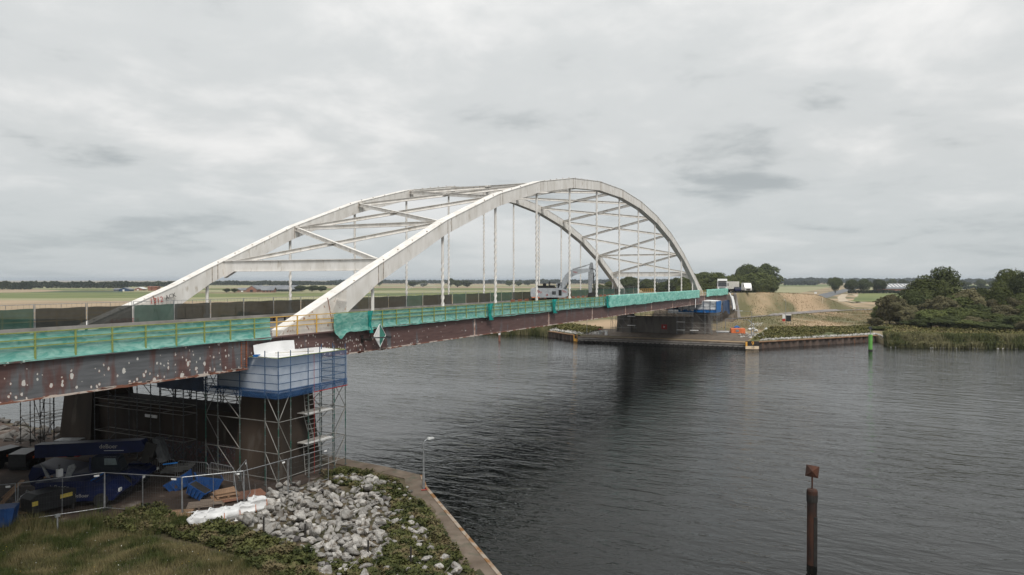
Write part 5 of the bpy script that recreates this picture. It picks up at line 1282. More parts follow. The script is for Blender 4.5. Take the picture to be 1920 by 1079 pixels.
# taller dry weeds along the fence
mb = MB()
wl = [G(u, v, -6.4) for u, v in ((20, 990), (120, 990), (200, 975), (300, 985), (330, 990))]
for k in range(9000):
    a = q.choice(range(len(wl)-1)); p = wl[a].lerp(wl[a+1], q.random()); x, y = p.x+q.gauss(0, .55), p.y+q.gauss(0, .45); z = gz(x, y)
    if nz(x, y, 1.0, 8) < -.15: continue
    h = q.uniform(.15, .75)*(.6+.6*nz(x, y, .8, 1)+.3); a = q.uniform(0, 6.28); l = h*.35; w = .012; i = len(mb.v); ca, sa = math.cos(a), math.sin(a)
    mb.v += [(x-sa*w, y+ca*w, z), (x+sa*w, y-ca*w, z), (x+ca*l, y+sa*l, z+h)]; mb.f.append((i, i+1, i+2))
mb.build('weeds', 'grass_blade', kind='stuff', recalc=False)
pts = []
for k in range(350):
    x, y = q.uniform(gx0, gx1), q.uniform(gy0, gy1)
    if inpoly(x, y, gp3): pts.append((x, y, gz(x, y)+.16, q.uniform(.5, 1)))
leafcloud('wild_flowers', 'flower', pts[:len(pts)*3//4], .055); leafcloud('wild_flowers', 'flower_yellow', pts[len(pts)*3//4:], .055)
# reeds on the far bank
def reeds(name, y0, y1, n, dmin, dmax, hh):
    mb = MB()
    for k in range(n):
        y = q.uniform(y0, y1); d = q.uniform(dmin, dmax); x = shF(y)+d; z = max(fz(x, y), ZW); h = hh*(.75+.3*nz(x, y, .15)+q.uniform(-.15, .25)); w = .07; a = q.uniform(0, 3.14)
        ca, sa = math.cos(a), math.sin(a); i = len(mb.v); lx, ly = q.uniform(-.3, .3), q.uniform(-.3, .3)
        mb.v += [(x-sa*w, y+ca*w, z-.1), (x+sa*w, y-ca*w, z-.1), (x+lx+sa*w*.6, y+ly-ca*w*.6, z+h), (x+lx-sa*w*.6, y+ly+ca*w*.6, z+h*.96)]; mb.f.append((i, i+1, i+2, i+3))
    mb.build(name, 'reed', kind='stuff', recalc=False)
reeds('reeds', -95, -36.5, 20000, -.2, 6.5, 1.45)
pts = []
for k in range(30000):
    y = q.uniform(-95, -36.8); d = q.uniform(-.3, 11) if k % 2 else q.uniform(8, 40); x = shF(y)+d; pts.append((x, y, max(fz(x, y), ZW)+q.uniform(0, 1.3)*(.7+.5*nz(x, y, .25)), q.uniform(.6, 1.4)))
PTS_R = pts
reeds('reeds', 37.2, 150, 13000, -.2, 3.2, 2.4)
leafcloud('reed_scrub', 'bank_herb', PTS_R, .34)
# low scrub on the green bank
pts = []
for k in range(17000):
    y = q.uniform(-34, -12); d = q.uniform(4.0, 34); x = shF(y)+d
    if nz(x, y, .14, 2) < -.22: continue
    pts.append((x, y, fz(x, y)+q.uniform(0, .35)*max(.2, .6+nz(x, y, .2, 6)), q.uniform(.6, 1.4)))
for k in range(9000):
    y = q.uniform(24, 45); d = q.uniform(4, 15); x = shF(y)+d; pts.append((x, y, fz(x, y)+q.uniform(0, .6), q.uniform(.6, 1.4)))
leafcloud('bank_scrub', 'bank_herb', pts, .34)
mb = MB()
for k in range(30000):
    y = q.uniform(-75, -2); x = shF(y)+q.uniform(24, 150)
    if nz(x, y, .09, 5) < -.35: continue
    z = fz(x, y); h = q.uniform(.12, .4); a = q.uniform(0, 6.28); w = .03; i = len(mb.v); ca, sa = math.cos(a), math.sin(a)
    mb.v += [(x-sa*w*3, y+ca*w*3, z-.05), (x+sa*w*3, y-ca*w*3, z-.05), (x+ca*h*.5, y+sa*h*.5, z+h)]; mb.f.append((i, i+1, i+2))
mb.build('dry_tussocks', 'dry_blade', kind='stuff', recalc=False)
# ------------------------------------------------------------------ trees
def tree_proto(seed, m, lobes, n, leaf, low=.18, width=1.0, trunk=True):
    """unit tree: height 1, crown about 1 wide"""
    t = random.Random(seed); o = bpy.data.objects.new('tree', None); col.objects.link(o)
    L_ = []; zc_ = (1+low)/2; rz_ = (1-low)/2
    for k in range(int(lobes*1.15)):
        d = Vector((t.gauss(0, 1), t.gauss(0, 1), t.gauss(0, 1)+.25)).normalized(); r = t.uniform(.12, .23); kk = t.uniform(.78, 1.03)
        wz = 1.0-.25*max(0, -d.z)
        L_.append((d.x*(.5*kk-r*.8)*wz, d.y*(.5*kk-r*.8)*wz, zc_+d.z*(rz_*kk-r*.7), r))
    L_.append((0, 0, .86, .13)); L_.append((0, 0, .5, .27)); L_.append((0, 0, .3, .2))
    mb = MB(); v = mb.v; f = mb.f; per = int(n*1.35)//len(L_)
    for (x, y, z, r) in L_:
        for k in range(int(per*(r/.15)**2)):
            d = Vector((t.gauss(0, 1), t.gauss(0, 1), t.gauss(0, 1))).normalized()
            if d.z < -.3 and t.random() < .5: d.z = -d.z
            bump_ = 1+.35*mnoise.noise(Vector((d.x*2.3+x*9, d.y*2.3+y*9, d.z*2.3+seed)))
            p = Vector((x, y, z))+Vector((d.x, d.y, d.z*.85))*r*bump_*t.uniform(.82, 1.05)*(1 if t.random() < .93 else 1.12)
            if p.z < .03: p.z = t.uniform(.03, .1)
            nrm = (d+Vector((t.uniform(-.7, .7), t.uniform(-.7, .7), t.uniform(-.3, .9)))).normalized()
            u = nrm.orthogonal().normalized(); w = nrm.cross(u); a = t.uniform(0, 6.28); u2 = u*math.cos(a)+w*math.sin(a); w2 = nrm.cross(u2); s = leaf*t.uniform(.6, 1.3)
            i = len(v); v += [tuple(p-u2*s), tuple(p+w2*s*.55+nrm*s*.2), tuple(p+u2*s), tuple(p-w2*s*.55+nrm*s*.15)]; f.append((i, i+1, i+2, i+3))
    mb.build('crown', m, o, local=True, recalc=False)
    if trunk:
        mb = MB(); mb.tube((0, 0, -.03), (.01, 0, .3), .028, 8, .02); mb.tube((.01, 0, .3), (0, .01, .75), .02, 6, .006)
        for (x, y, z, r) in L_[:7]: mb.tube((.008, 0, .22+.3*z), (x*.85, y*.85, z), .012, 5, .003)
        mb.build('trunk', 'bark', o, local=True)
    return o
TP = {}
for nm, a in (('round', (1, 'leaf_dark', 15, 5200, .024, .06)), ('oak', (2, 'leaf_mid', 18, 7600, .021, .16)), ('oak2', (3, 'leaf_dark', 20, 7600, .021, .14)), ('bush', (4, 'leaf_olive', 16, 6500, .028, .12)),
              ('bush2', (5, 'leaf_mid', 16, 6500, .028, .10)), ('bush3', (6, 'leaf_dark', 16, 6000, .028, .10)), ('poplar', (7, 'leaf_dark', 18, 6500, .024, .15)), ('poplar2', (8, 'leaf_mid', 18, 6500, .024, .14))):
    TP[nm] = tree_proto(a[0], a[1], a[2], a[3], a[4], a[5])
firstuse = set(); qt = random.Random(21)
def tree(proto, label, pos, h, w, group=None, cat='tree', name=None, rz=None):
    p = TP[proto]; o = p if proto not in firstuse else dup(p); firstuse.add(proto)
    o.name = name or ('shrub' if cat == 'shrub' else 'tree'); o.location = pos; o.scale = (w, w, h); o.rotation_euler = (0, 0, qt.uniform(0, 6.28) if rz is None else rz)
    tag(o, label, cat)
    if group: o['group'] = group
    elif 'group' in o: del o['group']
    return o
def treeG(proto, label, u, vb, vt, wpx, z=-6.8, **k):
    p = G(u, vb, z); d = depth(p); return tree(proto, label, p, (vb-vt)*d/FPX, wpx*d/FPX*1.08, **k)
def treeD(proto, label, u, vt, d, wpx, z=-6.9, **k):
    p = GD(u, vt, d); return tree(proto, label, (p.x, p.y, z), p.z-z, wpx*d/FPX*1.08, **k)
gg = 'trees and shrubs of the grove on the right bank'
for a in (('oak2', 'tall spreading oak rising above the grove on the right bank', 1757, 503, 232, 92), ('oak', 'broad light green oak in front of the tall oak in the grove', 1742, 524, 222, 120),
          ('oak', 'oak crown behind the lamp mast near the right edge', 1893, 506, 225, 70), ('oak2', 'dark tree cut by the right edge of the picture', 1935, 512, 215, 90),
          ('oak', 'lower green tree left of the mast near the right edge', 1878, 535, 205, 60), ('oak2', 'dark dense tree at the left end of the grove behind the willow', 1716, 545, 212, 66),
          ('bush2', 'mid green tree low in the middle of the grove', 1790, 552, 205, 90), ('bush3', 'rounded dark shrub right of the oaks, against the pale field', 1848, 540, 212, 52)):
    treeD(a[0], a[1], *a[2:], group=gg)
for i, (pr, u, vt, d, w, lab) in enumerate((('bush', 1668, 553, 197, 84, 'silvery olive willow bush at the left end of the grove'), ('bush', 1708, 576, 190, 70, 'pale willow bush in front of the dark tree'),
          ('bush2', 1745, 580, 186, 80, 'green bush low in the front of the grove, right of the willows'), ('bush', 1770, 556, 196, 84, 'brownish bush halfway up the grove'),
          ('bush', 1812, 542, 204, 80, 'brownish bush at the crest of the grove right of the oaks'), ('bush2', 1800, 576, 187, 90, 'wide green bush in the middle front of the grove'),
          ('bush3', 1835, 570, 192, 84, 'dark green bush behind the wide green bush'), ('bush2', 1850, 584, 182, 90, 'mid green bush in the right front of the grove'),
          ('bush3', 1775, 592, 180, 86, 'dark bush at the foot of the grove above the reeds'), ('bush', 1888, 572, 186, 76, 'olive bush right of the middle of the grove'),
          ('bush3', 1905, 590, 176, 90, 'dark bush above the reeds near the right edge'), ('bush2', 1935, 566, 184, 90, 'green bush cut by the right edge'), ('bush', 1930, 600, 168, 70, 'yellowish bush at the water by the right edge'),
          ('bush', 1640, 596, 192, 40, 'small low bush at the far left foot of the grove'), ('bush3', 1720, 598, 183, 70, 'dark low bush at the left foot of the grove'), ('bush2', 1815, 600, 177, 80, 'low green bush above the middle of the reeds'),
          ('bush3', 1865, 604, 172, 80, 'low dark bush above the right half of the reeds'), ('bush3', 1690, 590, 200, 60, 'shaded bush between the two willow bushes'), ('bush2', 1650, 612, 178, 60, 'small green bush by the end of the reeds near the green marker'))):
    treeD(pr, lab, u, vt, d, w*.74, cat='shrub', group=gg)
for i, (pr, u, vt, d, w) in enumerate((('bush2', 1655, 572, 205, 44), ('bush', 1690, 566, 203, 50), ('bush3', 1730, 560, 206, 60), ('bush', 1752, 562, 200, 52), ('bush2', 1778, 568, 202, 54), ('bush3', 1795, 548, 214, 54), ('bush', 1822, 556, 206, 52),
        ('bush2', 1838, 552, 210, 46), ('bush', 1858, 562, 204, 50), ('bush3', 1872, 552, 208, 56), ('bush', 1895, 556, 203, 52), ('bush2', 1915, 548, 206, 60), ('bush', 1735, 590, 190, 46), ('bush2', 1795, 588, 184, 50), ('bush', 1830, 594, 180, 48), ('bush3', 1890, 596, 178, 50))):
    treeD(pr, 'upright bush filling the %s of the grove, %s from its left end' % ('back' if i < 12 else 'front', ordw(i if i < 12 else i-12)), u, vt, d, w, cat='shrub', group=gg)
# behind the far end of the bridge
for a in (('poplar', 'big dark poplar crown at the right end of the wood behind the bridge', 1436, 493, 500, 62), ('poplar', 'big dark poplar left half behind the truck', 1404, 494, 520, 52),
          ('poplar2', 'bushy green tree in front of the big poplars', 1412, 511, 430, 84), ('poplar2', 'low green tree right of the truck under the poplars', 1438, 524, 400, 44), ('poplar2', 'light green tree just behind the truck', 1376, 514, 440, 60),
          ('poplar2', 'round green tree behind the truck roof', 1350, 511, 430, 66), ('poplar', 'dark tree behind the right foot of the arch', 1322, 509, 450, 66), ('poplar2', 'green tree seen through the right foot of the arch', 1296, 513, 440, 56),
          ('bush2', 'low bush behind the railing beside the truck', 1330, 530, 360, 60), ('bush2', 'low bush behind the fence at the right arch foot', 1290, 531, 360, 50), ('poplar', 'loose tree seen between the last hangers', 1268, 520, 480, 44),
          ('bush3', 'small tree seen left of the last hangers', 1215, 523, 520, 40), ('bush3', 'dark tree group right of the left portal, behind the excavator side', 1180, 518, 560, 48), ('bush2', 'low tree seen behind the far right arch foot', 1148, 527, 600, 36),
          ('bush2', 'pale low bush right of the excavator stick', 1122, 532, 620, 26), ('bush3', 'low bush between the arch hangers on the right', 1240, 529, 500, 36)):
    treeD(a[0], a[1], *a[2:], z=-6.6, group='trees behind the far end of the bridge')
# right background
for a in (('round', 'round dark tree standing alone in the field right of the road', 1566, 551, 520, 27), ('round', 'first tree of the row left of the barn', 1597, 551, 524, 26), ('round', 'second tree of the row left of the barn', 1620, 551, 523, 30),
          ('round', 'third tree of the row, touching the barn', 1647, 550.5, 524, 32), ('bush3', 'small tree above the barn roof', 1672, 540, 523, 16), ('bush3', 'second small tree above the barn roof', 1694, 540, 524, 18),
          ('round', 'little tree on the horizon left of the lone round tree', 1532, 535.5, 526, 10), ('round', 'little tree on the horizon right of the road', 1520, 535, 525, 10), ('round', 'small tree between the oaks on the horizon', 1838, 543, 525, 22),
          ('round', 'small tree left of the right edge oaks on the horizon', 1866, 543, 526, 24), ('bush3', 'small tree right of the tall oak on the horizon', 1808, 542, 527, 20)):
    treeG(*a, group='field trees right of the bridge')
# trees standing in the farmland seen through the arch
for a in (('round', 'dark round tree on the horizon beside the near arch rib', 711, 537.5, 523.5, 14), ('bush3', 'long dark bush row right of the farm, left half', 566, 547.5, 535.5, 26), ('bush3', 'long dark bush row right of the farm, middle', 585, 547.5, 535.5, 26), ('bush3', 'long dark bush row right of the farm, right end', 602, 547.5, 536.5, 22),
          ('bush3', 'garden bushes left of the farm', 425, 549, 541, 16), ('bush3', 'garden bushes touching the farm', 440, 549, 541, 16), ('bush3', 'shrub left of the small blue farmhouse', 219, 546.5, 541, 8),
          ('bush3', 'tree group behind the water jet, left part', 775, 539, 528, 20), ('bush3', 'tree group behind the water jet, right part', 793, 539, 527, 20), ('round', 'tallest tree of the clump right of the second hanger', 845, 539, 522, 14),
          ('bush3', 'tree of the clump right of the second hanger', 858, 539.5, 526, 20), ('bush3', 'right end of the clump beside the second hanger', 876, 539.5, 527, 22), ('bush3', 'small clump left of the third hanger', 955, 537, 527, 18), ('bush3', 'right small clump by the third hanger', 972, 537, 528, 16),
          ('bush3', 'blue-green clump on the horizon behind the excavator', 990, 536, 527, 18)):
    treeG(*a, group='field trees seen through the arch')
# far woods along the horizon: each reads as one mass
def belt(label, u0, u1, vb, vt, n=3000, m='leaf_far', z=-6.8, name='distant_wood', rough=1.0):
    mb = MB(); qb = random.Random(int(u0*7+vb)); p0 = G(u0, vb, z); p1 = G(u1, vb, z); d = depth(p0); s0 = d/FPX
    for k in range(n):
        t = qb.random(); b = p0.lerp(p1, t); b = b+(b-CAM).normalized()*qb.uniform(0, 10*s0)
        prof = .86+.26*nz(t*(u1-u0)/14, 1.3, 1, u0)+.16*nz(t*(u1-u0)/4, 7.1, 1, 4)
        h = (vb-vt+1.2)*s0*max(.25, prof); zz = h*math.sqrt(qb.random()); sz = s0*qb.uniform(1.0, 2.3); a = qb.uniform(0, 6.28)
        x, y, zq = b.x, b.y, z+zz; e = Euler((qb.uniform(0, 6), qb.uniform(0, 6), a)).to_matrix(); i = len(mb.v)
        for c in ((-1, 0, 0), (0, .8, .3), (1, 0, 0), (0, -.8, .3)): w_ = e @ Vector(c)*sz; mb.v.append((x+w_.x, y+w_.y, max(z-.5, zq+w_.z)))
        mb.f.append((i, i+1, i+2, i+3))
    o = mb.build(name, m, kind='stuff', recalc=False); o['label'] = label; return o
belt('dark wood along the horizon at the left edge', -60, 60, 543.5, 528.5, 5200)
belt('dark wood on the horizon at the left', 50, 240, 541, 529, 6500)
belt('wood on the horizon behind the red sheds', 230, 330, 538.5, 529.5, 3500)
belt('thin wood strip on the horizon behind the farm', 320, 640, 535.5, 528.5, 8000)
belt('hazy tree line on the horizon in the middle', 620, 860, 532, 527, 4500)
belt('hazy tree line on the horizon left of the excavator', 850, 1010, 532.5, 526.5, 3500)
belt('hazy tree line on the horizon behind the excavator', 1000, 1200, 532.5, 525.5, 4500)
belt('hazy wood on the horizon at the right end of the bridge', 1180, 1480, 531.5, 525, 5000)
belt('bluish wood on the horizon right of the poplars', 1455, 1580, 532.5, 522.5, 3600)
belt('distant wood on the horizon beyond the barn', 1560, 1780, 531.5, 523, 5000)
belt('distant wood on the horizon at the right edge', 1770, 2050, 533, 524, 6500)
belt('low hedge strip in front of the distant wood', 1470, 1530, 535.5, 529.5, 1500)
belt('hedge line at the edge of the pale field on the right', 1790, 1950, 543.5, 538, 3000)
belt('grey shrubs along the bottom of the barn field', 1590, 1700, 550.5, 546, 1200)
# ------------------------------------------------------------------ farm buildings
def gable(parent, u0, u1, vb, ve, vr, deep, wm, rm, name='wing', z=-6.8, along=True):
    """barn seen from its long side between u0 and u1; eaves at ve, ridge at vr"""
    a = G(u0, vb, z); b = G(u1, vb, z); s = depth(a)/FPX; t = (b-a).normalized(); n = Vector((-t.y, t.x, 0))
    if n.dot(CAM-a) > 0: n = -n
    he, hr = (vb-ve)*s, (vb-vr)*s; D = n*deep; U = Vector((0, 0, 1))
    mb = MB()
    if along: mb.prism([a, a+U*he, a+D/2+U*hr, a+D+U*he, a+D], b-a)
    else: mb.prism([a, b, b+U*he, (a+b)/2+U*hr, a+U*he], D)
    w = mb.build('wall', wm, parent)
    mb = MB(); o_ = -n*.6+U*.15
    if along:
        mb.quadbox([a+U*he+o_-t, b+U*he+o_+t, b+D/2+U*hr+U*.3+t, a+D/2+U*hr+U*.3-t], [a+U*(he+.5)+o_-t, b+U*(he+.5)+o_+t, b+D/2+U*(hr+.6)+t, a+D/2+U*(hr+.6)-t])
        mb.quadbox([a+D/2+U*(hr+.3)-t, b+D/2+U*(hr+.3)+t, b+D+U*he+t, a+D+U*he-t], [a+D/2+U*(hr+.6)-t, b+D/2+U*(hr+.6)+t, b+D+U*(he+.4)+t, a+D+U*(he+.4)-t])
    else:
        m_ = (a+b)/2
        mb.quadbox([a+U*he-t*.8, m_+U*(hr+.2), m_+D+U*(hr+.2), a+D+U*he-t*.8], [a+U*(he+.4)-t*.8, m_+U*(hr+.7), m_+D+U*(hr+.7), a+D+U*(he+.4)-t*.8])
        mb.quadbox([m_+U*(hr+.2), b+U*he+t*.8, b+D+U*he+t*.8, m_+D+U*(hr+.2)], [m_+U*(hr+.7), b+U*(he+.4)+t*.8, b+D+U*(he+.4)+t*.8, m_+D+U*(hr+.7)])
    mb.build('roof', rm, parent)
    return a, b, t, n, s, he
def bld(name, label, u, vb, z=-6.8): p = G(u, vb, z); return thing(name, label, 'barn' if 'barn' in name else 'house', p)
def opening(parent, a, t, n, x0, x1, h0, h1, m, name):
    mb = MB(); p = a+t*x0-n*.25; q_ = a+t*x1-n*.25; U = Vector((0, 0, 1)); mb.quadbox([p+U*h0, q_+U*h0, q_+U*h0+n*.2, p+U*h0+n*.2], [p+U*h1, q_+U*h1, q_+U*h1+n*.2, p+U*h1+n*.2]); mb.build(name, m, parent)
o = bld('barn', 'long grey roofed open-sided barn at the right of the farm', 528, 548)
a, b, t, n, s, he = gable(o, 512, 553, 547.5, 543.5, 536.5, 22, 'barn_green', 'barn_roof')
for k in range(6): opening(o, a, t, n, (2+6.5*k)*s, (6.5+6.5*k)*s, .2, he*.8, 'black_plastic', 'bay_opening')
o = bld('barn', 'green gabled barn in the middle of the farm', 480, 548.5)
a, b, t, n, s, he = gable(o, 462, 481, 548.5, 543.5, 537, 30, 'brick', 'barn_roof', along=False)
opening(o, a, t, n, 7*s, 12*s, .2, 2.6, 'black_plastic', 'door')
gable(o, 481, 512, 546.5, 543, 537, 20, 'barn_green', 'barn_roof')
o = bld('farmhouse', 'brick farmhouse with a grey roof in front of the barns', 500, 548.8)
a, b, t, n, s, he = gable(o, 491, 512, 548.8, 545.2, 539.5, 10, 'brick', 'barn_roof')
for k in range(3): opening(o, a, t, n, (3+6*k)*s, (5.5+6*k)*s, .8, 1.9, 'glass_dark', 'window')
o = bld('barn', 'low shed at the left of the farm', 455, 548)
a, b, t, n, s, he = gable(o, 444, 464, 548, 545, 541.5, 14, 'brick', 'barn_roof'); opening(o, a, t, n, 8*s, 12*s, .2, 1.5, 'white_paint', 'door')
o = bld('farmhouse', 'small dark blue farmhouse with a white door at the left', 233, 547)
a, b, t, n, s, he = gable(o, 223, 242, 546.8, 543.5, 540.6, 10, 'blue_sheet', 'barn_roof', along=False); opening(o, a, t, n, 7*s, 10.5*s, 0.1, 2.0, 'white_paint', 'door')
gable(o, 213, 222, 546.8, 544, 542, 9, 'barn_roof', 'barn_roof')
o = bld('farmhouse', 'small red and white farmhouse right of the blue one', 260, 545.5)
a, b, t, n, s, he = gable(o, 252, 267, 545.4, 542.6, 539.6, 10, 'brick', 'roof_white', along=False); opening(o, a, t, n, 5*s, 8*s, .3, 1.6, 'white_paint', 'window')
for i, (u0, u1) in enumerate(((277, 284), (285.5, 293.5))):
    o = bld('barn', 'brick red shed, %s of the pair beside the far arch rib' % ('left' if i == 0 else 'right'), u0, 546)
    a, b, t, n, s, he = gable(o, u0, u1, 545.8, 539.5, 538.4, 9, 'rust_plate', 'rust_plate'); opening(o, a, t, n, 2*s, 4.5*s, .1, 2.2, 'brick', 'door')
o = bld('barn', 'long brick barn with a pale ribbed roof left of the grove', 1680, 548)
a, b, t, n, s, he = gable(o, 1662, 1722, 549, 542.5, 533, 26, 'brick', 'barn_roof')
for k in range(9): opening(o, a, t, n, (1.5+6*k)*s, (4.5+6*k)*s, he*.25, he*.6, 'black_plastic', 'window')
mbs = []
for k in range(8):
    p = a+t*(3+7*k)*s; U = Vector((0, 0, 1)); hr_ = (549-533)*s
    f0 = lambda w, q_: p+t*w*s+n*13*q_+U*lerp(he+.7, hr_+.75, q_)
    MB().quadbox([f0(0, .25), f0(3.2, .25), f0(3.2, .8), f0(0, .8)], [f0(0, .25)+U*.1, f0(3.2, .25)+U*.1, f0(3.2, .8)+U*.1, f0(0, .8)+U*.1]).build('roof_light', 'roof_white', o)
# church spire on the horizon
p = G(1531, 531.5, -6.8); s = depth(p)/FPX; o = thing('church_spire', 'tiny church spire on the horizon above the wood', 'church', p)
MB().box((p.x, p.y, p.z+s*4), (1.6*s, 1.6*s, 8*s)).build('tower', 'barn_roof', o); MB().lathe((p.x, p.y, p.z+8*s), [(.9*s, 0), (.05*s, 4*s)], 6).build('spire', 'barn_roof', o)
# irrigation jet
p = G(757, 549, -6.8); s = depth(p)/FPX; mb = MB(); qs = random.Random(4)
ux = (G(800, 549, -6.8)-p).normalized()
for k in range(5200):
    t = qs.random()**.8; u_ = t*62; zc_ = 18*(1-(1-min(t*1.5, 1))**2) if t < .66 else 18*(1-((t-.66)/.5)**2)
    drop = qs.random()**2*zc_*max(0, (t-.15))*1.25; x = p+ux*(u_*s)+Vector((0, 0, (zc_-drop+qs.gauss(0, .35+.5*t))*s)); r = s*.22
    i = len(mb.v); e = Euler((qs.uniform(0, 6), qs.uniform(0, 6), 0)).to_matrix()
    for c in ((-1, 0, 0), (1, 0, 0), (0, 1.2, 0)): w_ = e @ Vector(c)*r; mb.v.append((x.x+w_.x, x.y+w_.y, x.z+w_.z))
    mb.f.append((i, i+1, i+2))
o = mb.build('irrigation_spray', 'spray', kind='stuff', recalc=False)

# ------------------------------------------------------------------ site clutter under and beside the bridge
def near(u, v, z=-6.5): p = G(u, v, z); return Vector((p.x, p.y, gz(p.x, p.y)+.03))
def pose(name, label, cat, a, b, group=None):
    """empty at the middle of a-b, +x from a to b"""
    a = Vector(a); b = Vector(b); m_ = (a+b)/2; return thing(name, label, cat, (m_.x, m_.y, min(a.z, b.z)), math.atan2(b.y-a.y, b.x-a.x), group)
th = pose('telehandler', 'blue telehandler with its big boom lowered, parked in the shade under the bridge', 'telehandler', (-9.2, 9.2, -6.5), (-6.0, 3.6, -6.5))
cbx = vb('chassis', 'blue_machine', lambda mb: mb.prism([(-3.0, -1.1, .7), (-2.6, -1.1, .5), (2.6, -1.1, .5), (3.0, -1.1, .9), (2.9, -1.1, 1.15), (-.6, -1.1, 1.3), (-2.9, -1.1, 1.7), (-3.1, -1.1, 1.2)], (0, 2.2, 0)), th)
for x in (-1.9, 1.95):
    for s_ in (-1, 1):
        w_ = vb('wheel', 'rubber', lambda mb: mb.tube((x, s_*.85, .62), (x, s_*1.28, .62), .62, 18), th); vb('rim', 'blue_machine', lambda mb: mb.tube((x, s_*1.2, .62), (x, s_*1.31, .62), .33, 12), w_)
        vb('fender', 'blue_machine', lambda mb: mb.prism([(x-.8, s_*1.1-.22, 1.0), (x-.45, s_*1.1-.22, 1.34), (x+.45, s_*1.1-.22, 1.34), (x+.85, s_*1.1-.22, .95), (x+.4, s_*1.1-.22, 1.25), (x-.4, s_*1.1-.22, 1.25)], (0, .44, 0)), th)
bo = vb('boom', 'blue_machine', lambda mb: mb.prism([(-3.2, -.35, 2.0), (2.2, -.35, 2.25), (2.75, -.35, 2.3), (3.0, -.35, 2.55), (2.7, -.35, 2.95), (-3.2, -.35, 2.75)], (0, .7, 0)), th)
text('deBoer', 'lettering', 'plank_grey', th, (.9, -.37, 2.62), (R(90), 0, 0), .34)
MB().box((1.2, -.36, 2.38), (1.1, .02, .02)).build('underline', 'white_paint', bo, local=True)
cbn = vb('cab', 'glass_dark', lambda mb: mb.prism([(.3, -1.12, 1.1), (1.9, -1.12, 1.1), (2.0, -1.12, 1.5), (1.7, -1.12, 2.2), (.4, -1.12, 2.2), (.25, -1.12, 1.7)], (0, .75, 0)), th)
vb('cab_frame', 'blue_machine', lambda mb: mb.path([(.3, -1.15, 2.2), (.25, -1.15, 1.5), (.6, -1.15, 1.0), (1.3, -1.15, .95), (1.9, -1.15, 1.1)], .05, 6), cbn)
vb('windscreen', 'glass_grey', lambda mb: mb.prism([(1.05, -1.14, 1.75), (1.75, -1.14, 1.75), (1.65, -1.14, 2.12), (1.05, -1.14, 2.12)], (0, .02, 0)), cbn)
vb('bonnet', 'blue_machine', lambda mb: mb.prism([(1.9, -1.1, 1.0), (3.1, -1.1, .95), (3.1, -1.1, 1.1), (2.1, -1.1, 1.35)], (0, .9, 0)), th)
vb('fork_carriage', 'galv_dark', lambda mb: (mb.prism([(3.3, -.3, 3.0), (3.7, -.3, 2.95), (4.1, -.3, 1.7), (3.7, -.3, 1.6)], (0, .7, 0)),), th)
vb('hydraulic_head', 'dark_steel', lambda mb: (mb.box((3.2, 0, 2.4), (.6, .8, .8), ry=.3), mb.box((3.0, 0, 1.9), (.4, .9, .5))), th)
vb('fork', 'tarp_bright_blue', lambda mb: mb.box((4.3, -.2, 1.55), (.8, .12, .05), ry=-.1), th)
for s_ in (-.9, .9): vb('headlight', 'lamp_head', lambda mb: mb.box((3.12, s_, 1.0), (.06, .18, .14)), th)
pk = pose('aerial_platform', 'low blue work platform in front of the telehandler in the shade', 'work platform', (-10.6, 6.6, -6.5), (-8.2, 2.9, -6.5))
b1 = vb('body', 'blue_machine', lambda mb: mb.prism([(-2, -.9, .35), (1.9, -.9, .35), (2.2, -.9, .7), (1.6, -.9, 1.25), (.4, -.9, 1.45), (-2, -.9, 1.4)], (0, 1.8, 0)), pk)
text('deBoer', 'lettering', 'plank_grey', pk, (-.9, -.92, 1.15), (R(90), 0, 0), .30); text('deBoer', 'lettering', 'plank_grey', pk, (.3, -.92, .65), (R(90), 0, 0), .26)
for x in (-1.3, 1.3):
    for s_ in (-1, 1): vb('wheel', 'rubber', lambda mb: mb.tube((x, s_*.75, .38), (x, s_*.98, .38), .38, 14), pk)
for k in range(4): vb('ridge', 'tarp_bright_blue', lambda mb: mb.bar((.75+.25*k, -.8, 1.42-.09*k), (.75+.25*k, .8, 1.42-.09*k), .05, .04), b1)
vb('headlight', 'lamp_head', lambda mb: mb.box((2.15, -.6, .85), (.08, .28, .18)), pk)
lt = thing('light_tower', 'mobile light mast with two big silver floodlights behind the fence', 'light tower', near(112, 945))
c0 = lt.location
MB().tube((0, 0, 0), (0, 0, 2.1), .05, 8).build('mast', 'galv_dark', lt, local=True)
dr = _rt
for s_ in (-1, 1):
    e = dr*(.62*s_)
    MB().prism([(e.x+dr.x*a_-.05, e.y+dr.y*a_, 1.75+b_) for a_, b_ in ((-.12-.1*s_, -.3), (.12-.1*s_, -.35), (.26*s_+.1, .25), (.30*s_-.05, .42), (.1*s_-.15, .3))], (-.09, -.06, 0)).build('floodlight', 'galv', lt, local=True)
    MB().box((e.x*.9, e.y*.9, 1.0), (.3, .3, .6)).build('ballast_box', 'galv_dark', lt, local=True)
MB().box((0, 0, 1.65), (.26, .22, .42)).build('control_box', 'white_paint', lt, local=True)
MB().box((0, 0, .35), (1.3, .8, .6)).build('base', 'black_plastic', lt, local=True)
ge = pose('generator', 'black generator housing with yellow stickers just inside the fence', 'generator', near(52, 972), near(134, 950))
vb('housing', 'black_plastic', lambda mb: mb.prism([(-1.15, -.5, .3), (1.15, -.5, .3), (1.2, -.5, .95), (1.0, -.5, 1.1), (.2, -.5, 1.22), (-.9, -.5, 1.2), (-1.2, -.5, 1.0)], (0, 1.0, 0)), ge)
for x in (-.9, .9): vb('skid', 'dark_steel', lambda mb: mb.box((x, 0, .15), (.15, 1.1, .32)), ge)
vb('yellow_sticker', 'yellow_sticker', lambda mb: mb.box((.55, -.51, .82), (.62, .02, .20)), ge)
vb('yellow_sticker', 'yellow_sticker', lambda mb: mb.box((-1.0, -.51, .78), (.28, .02, .22)), ge)
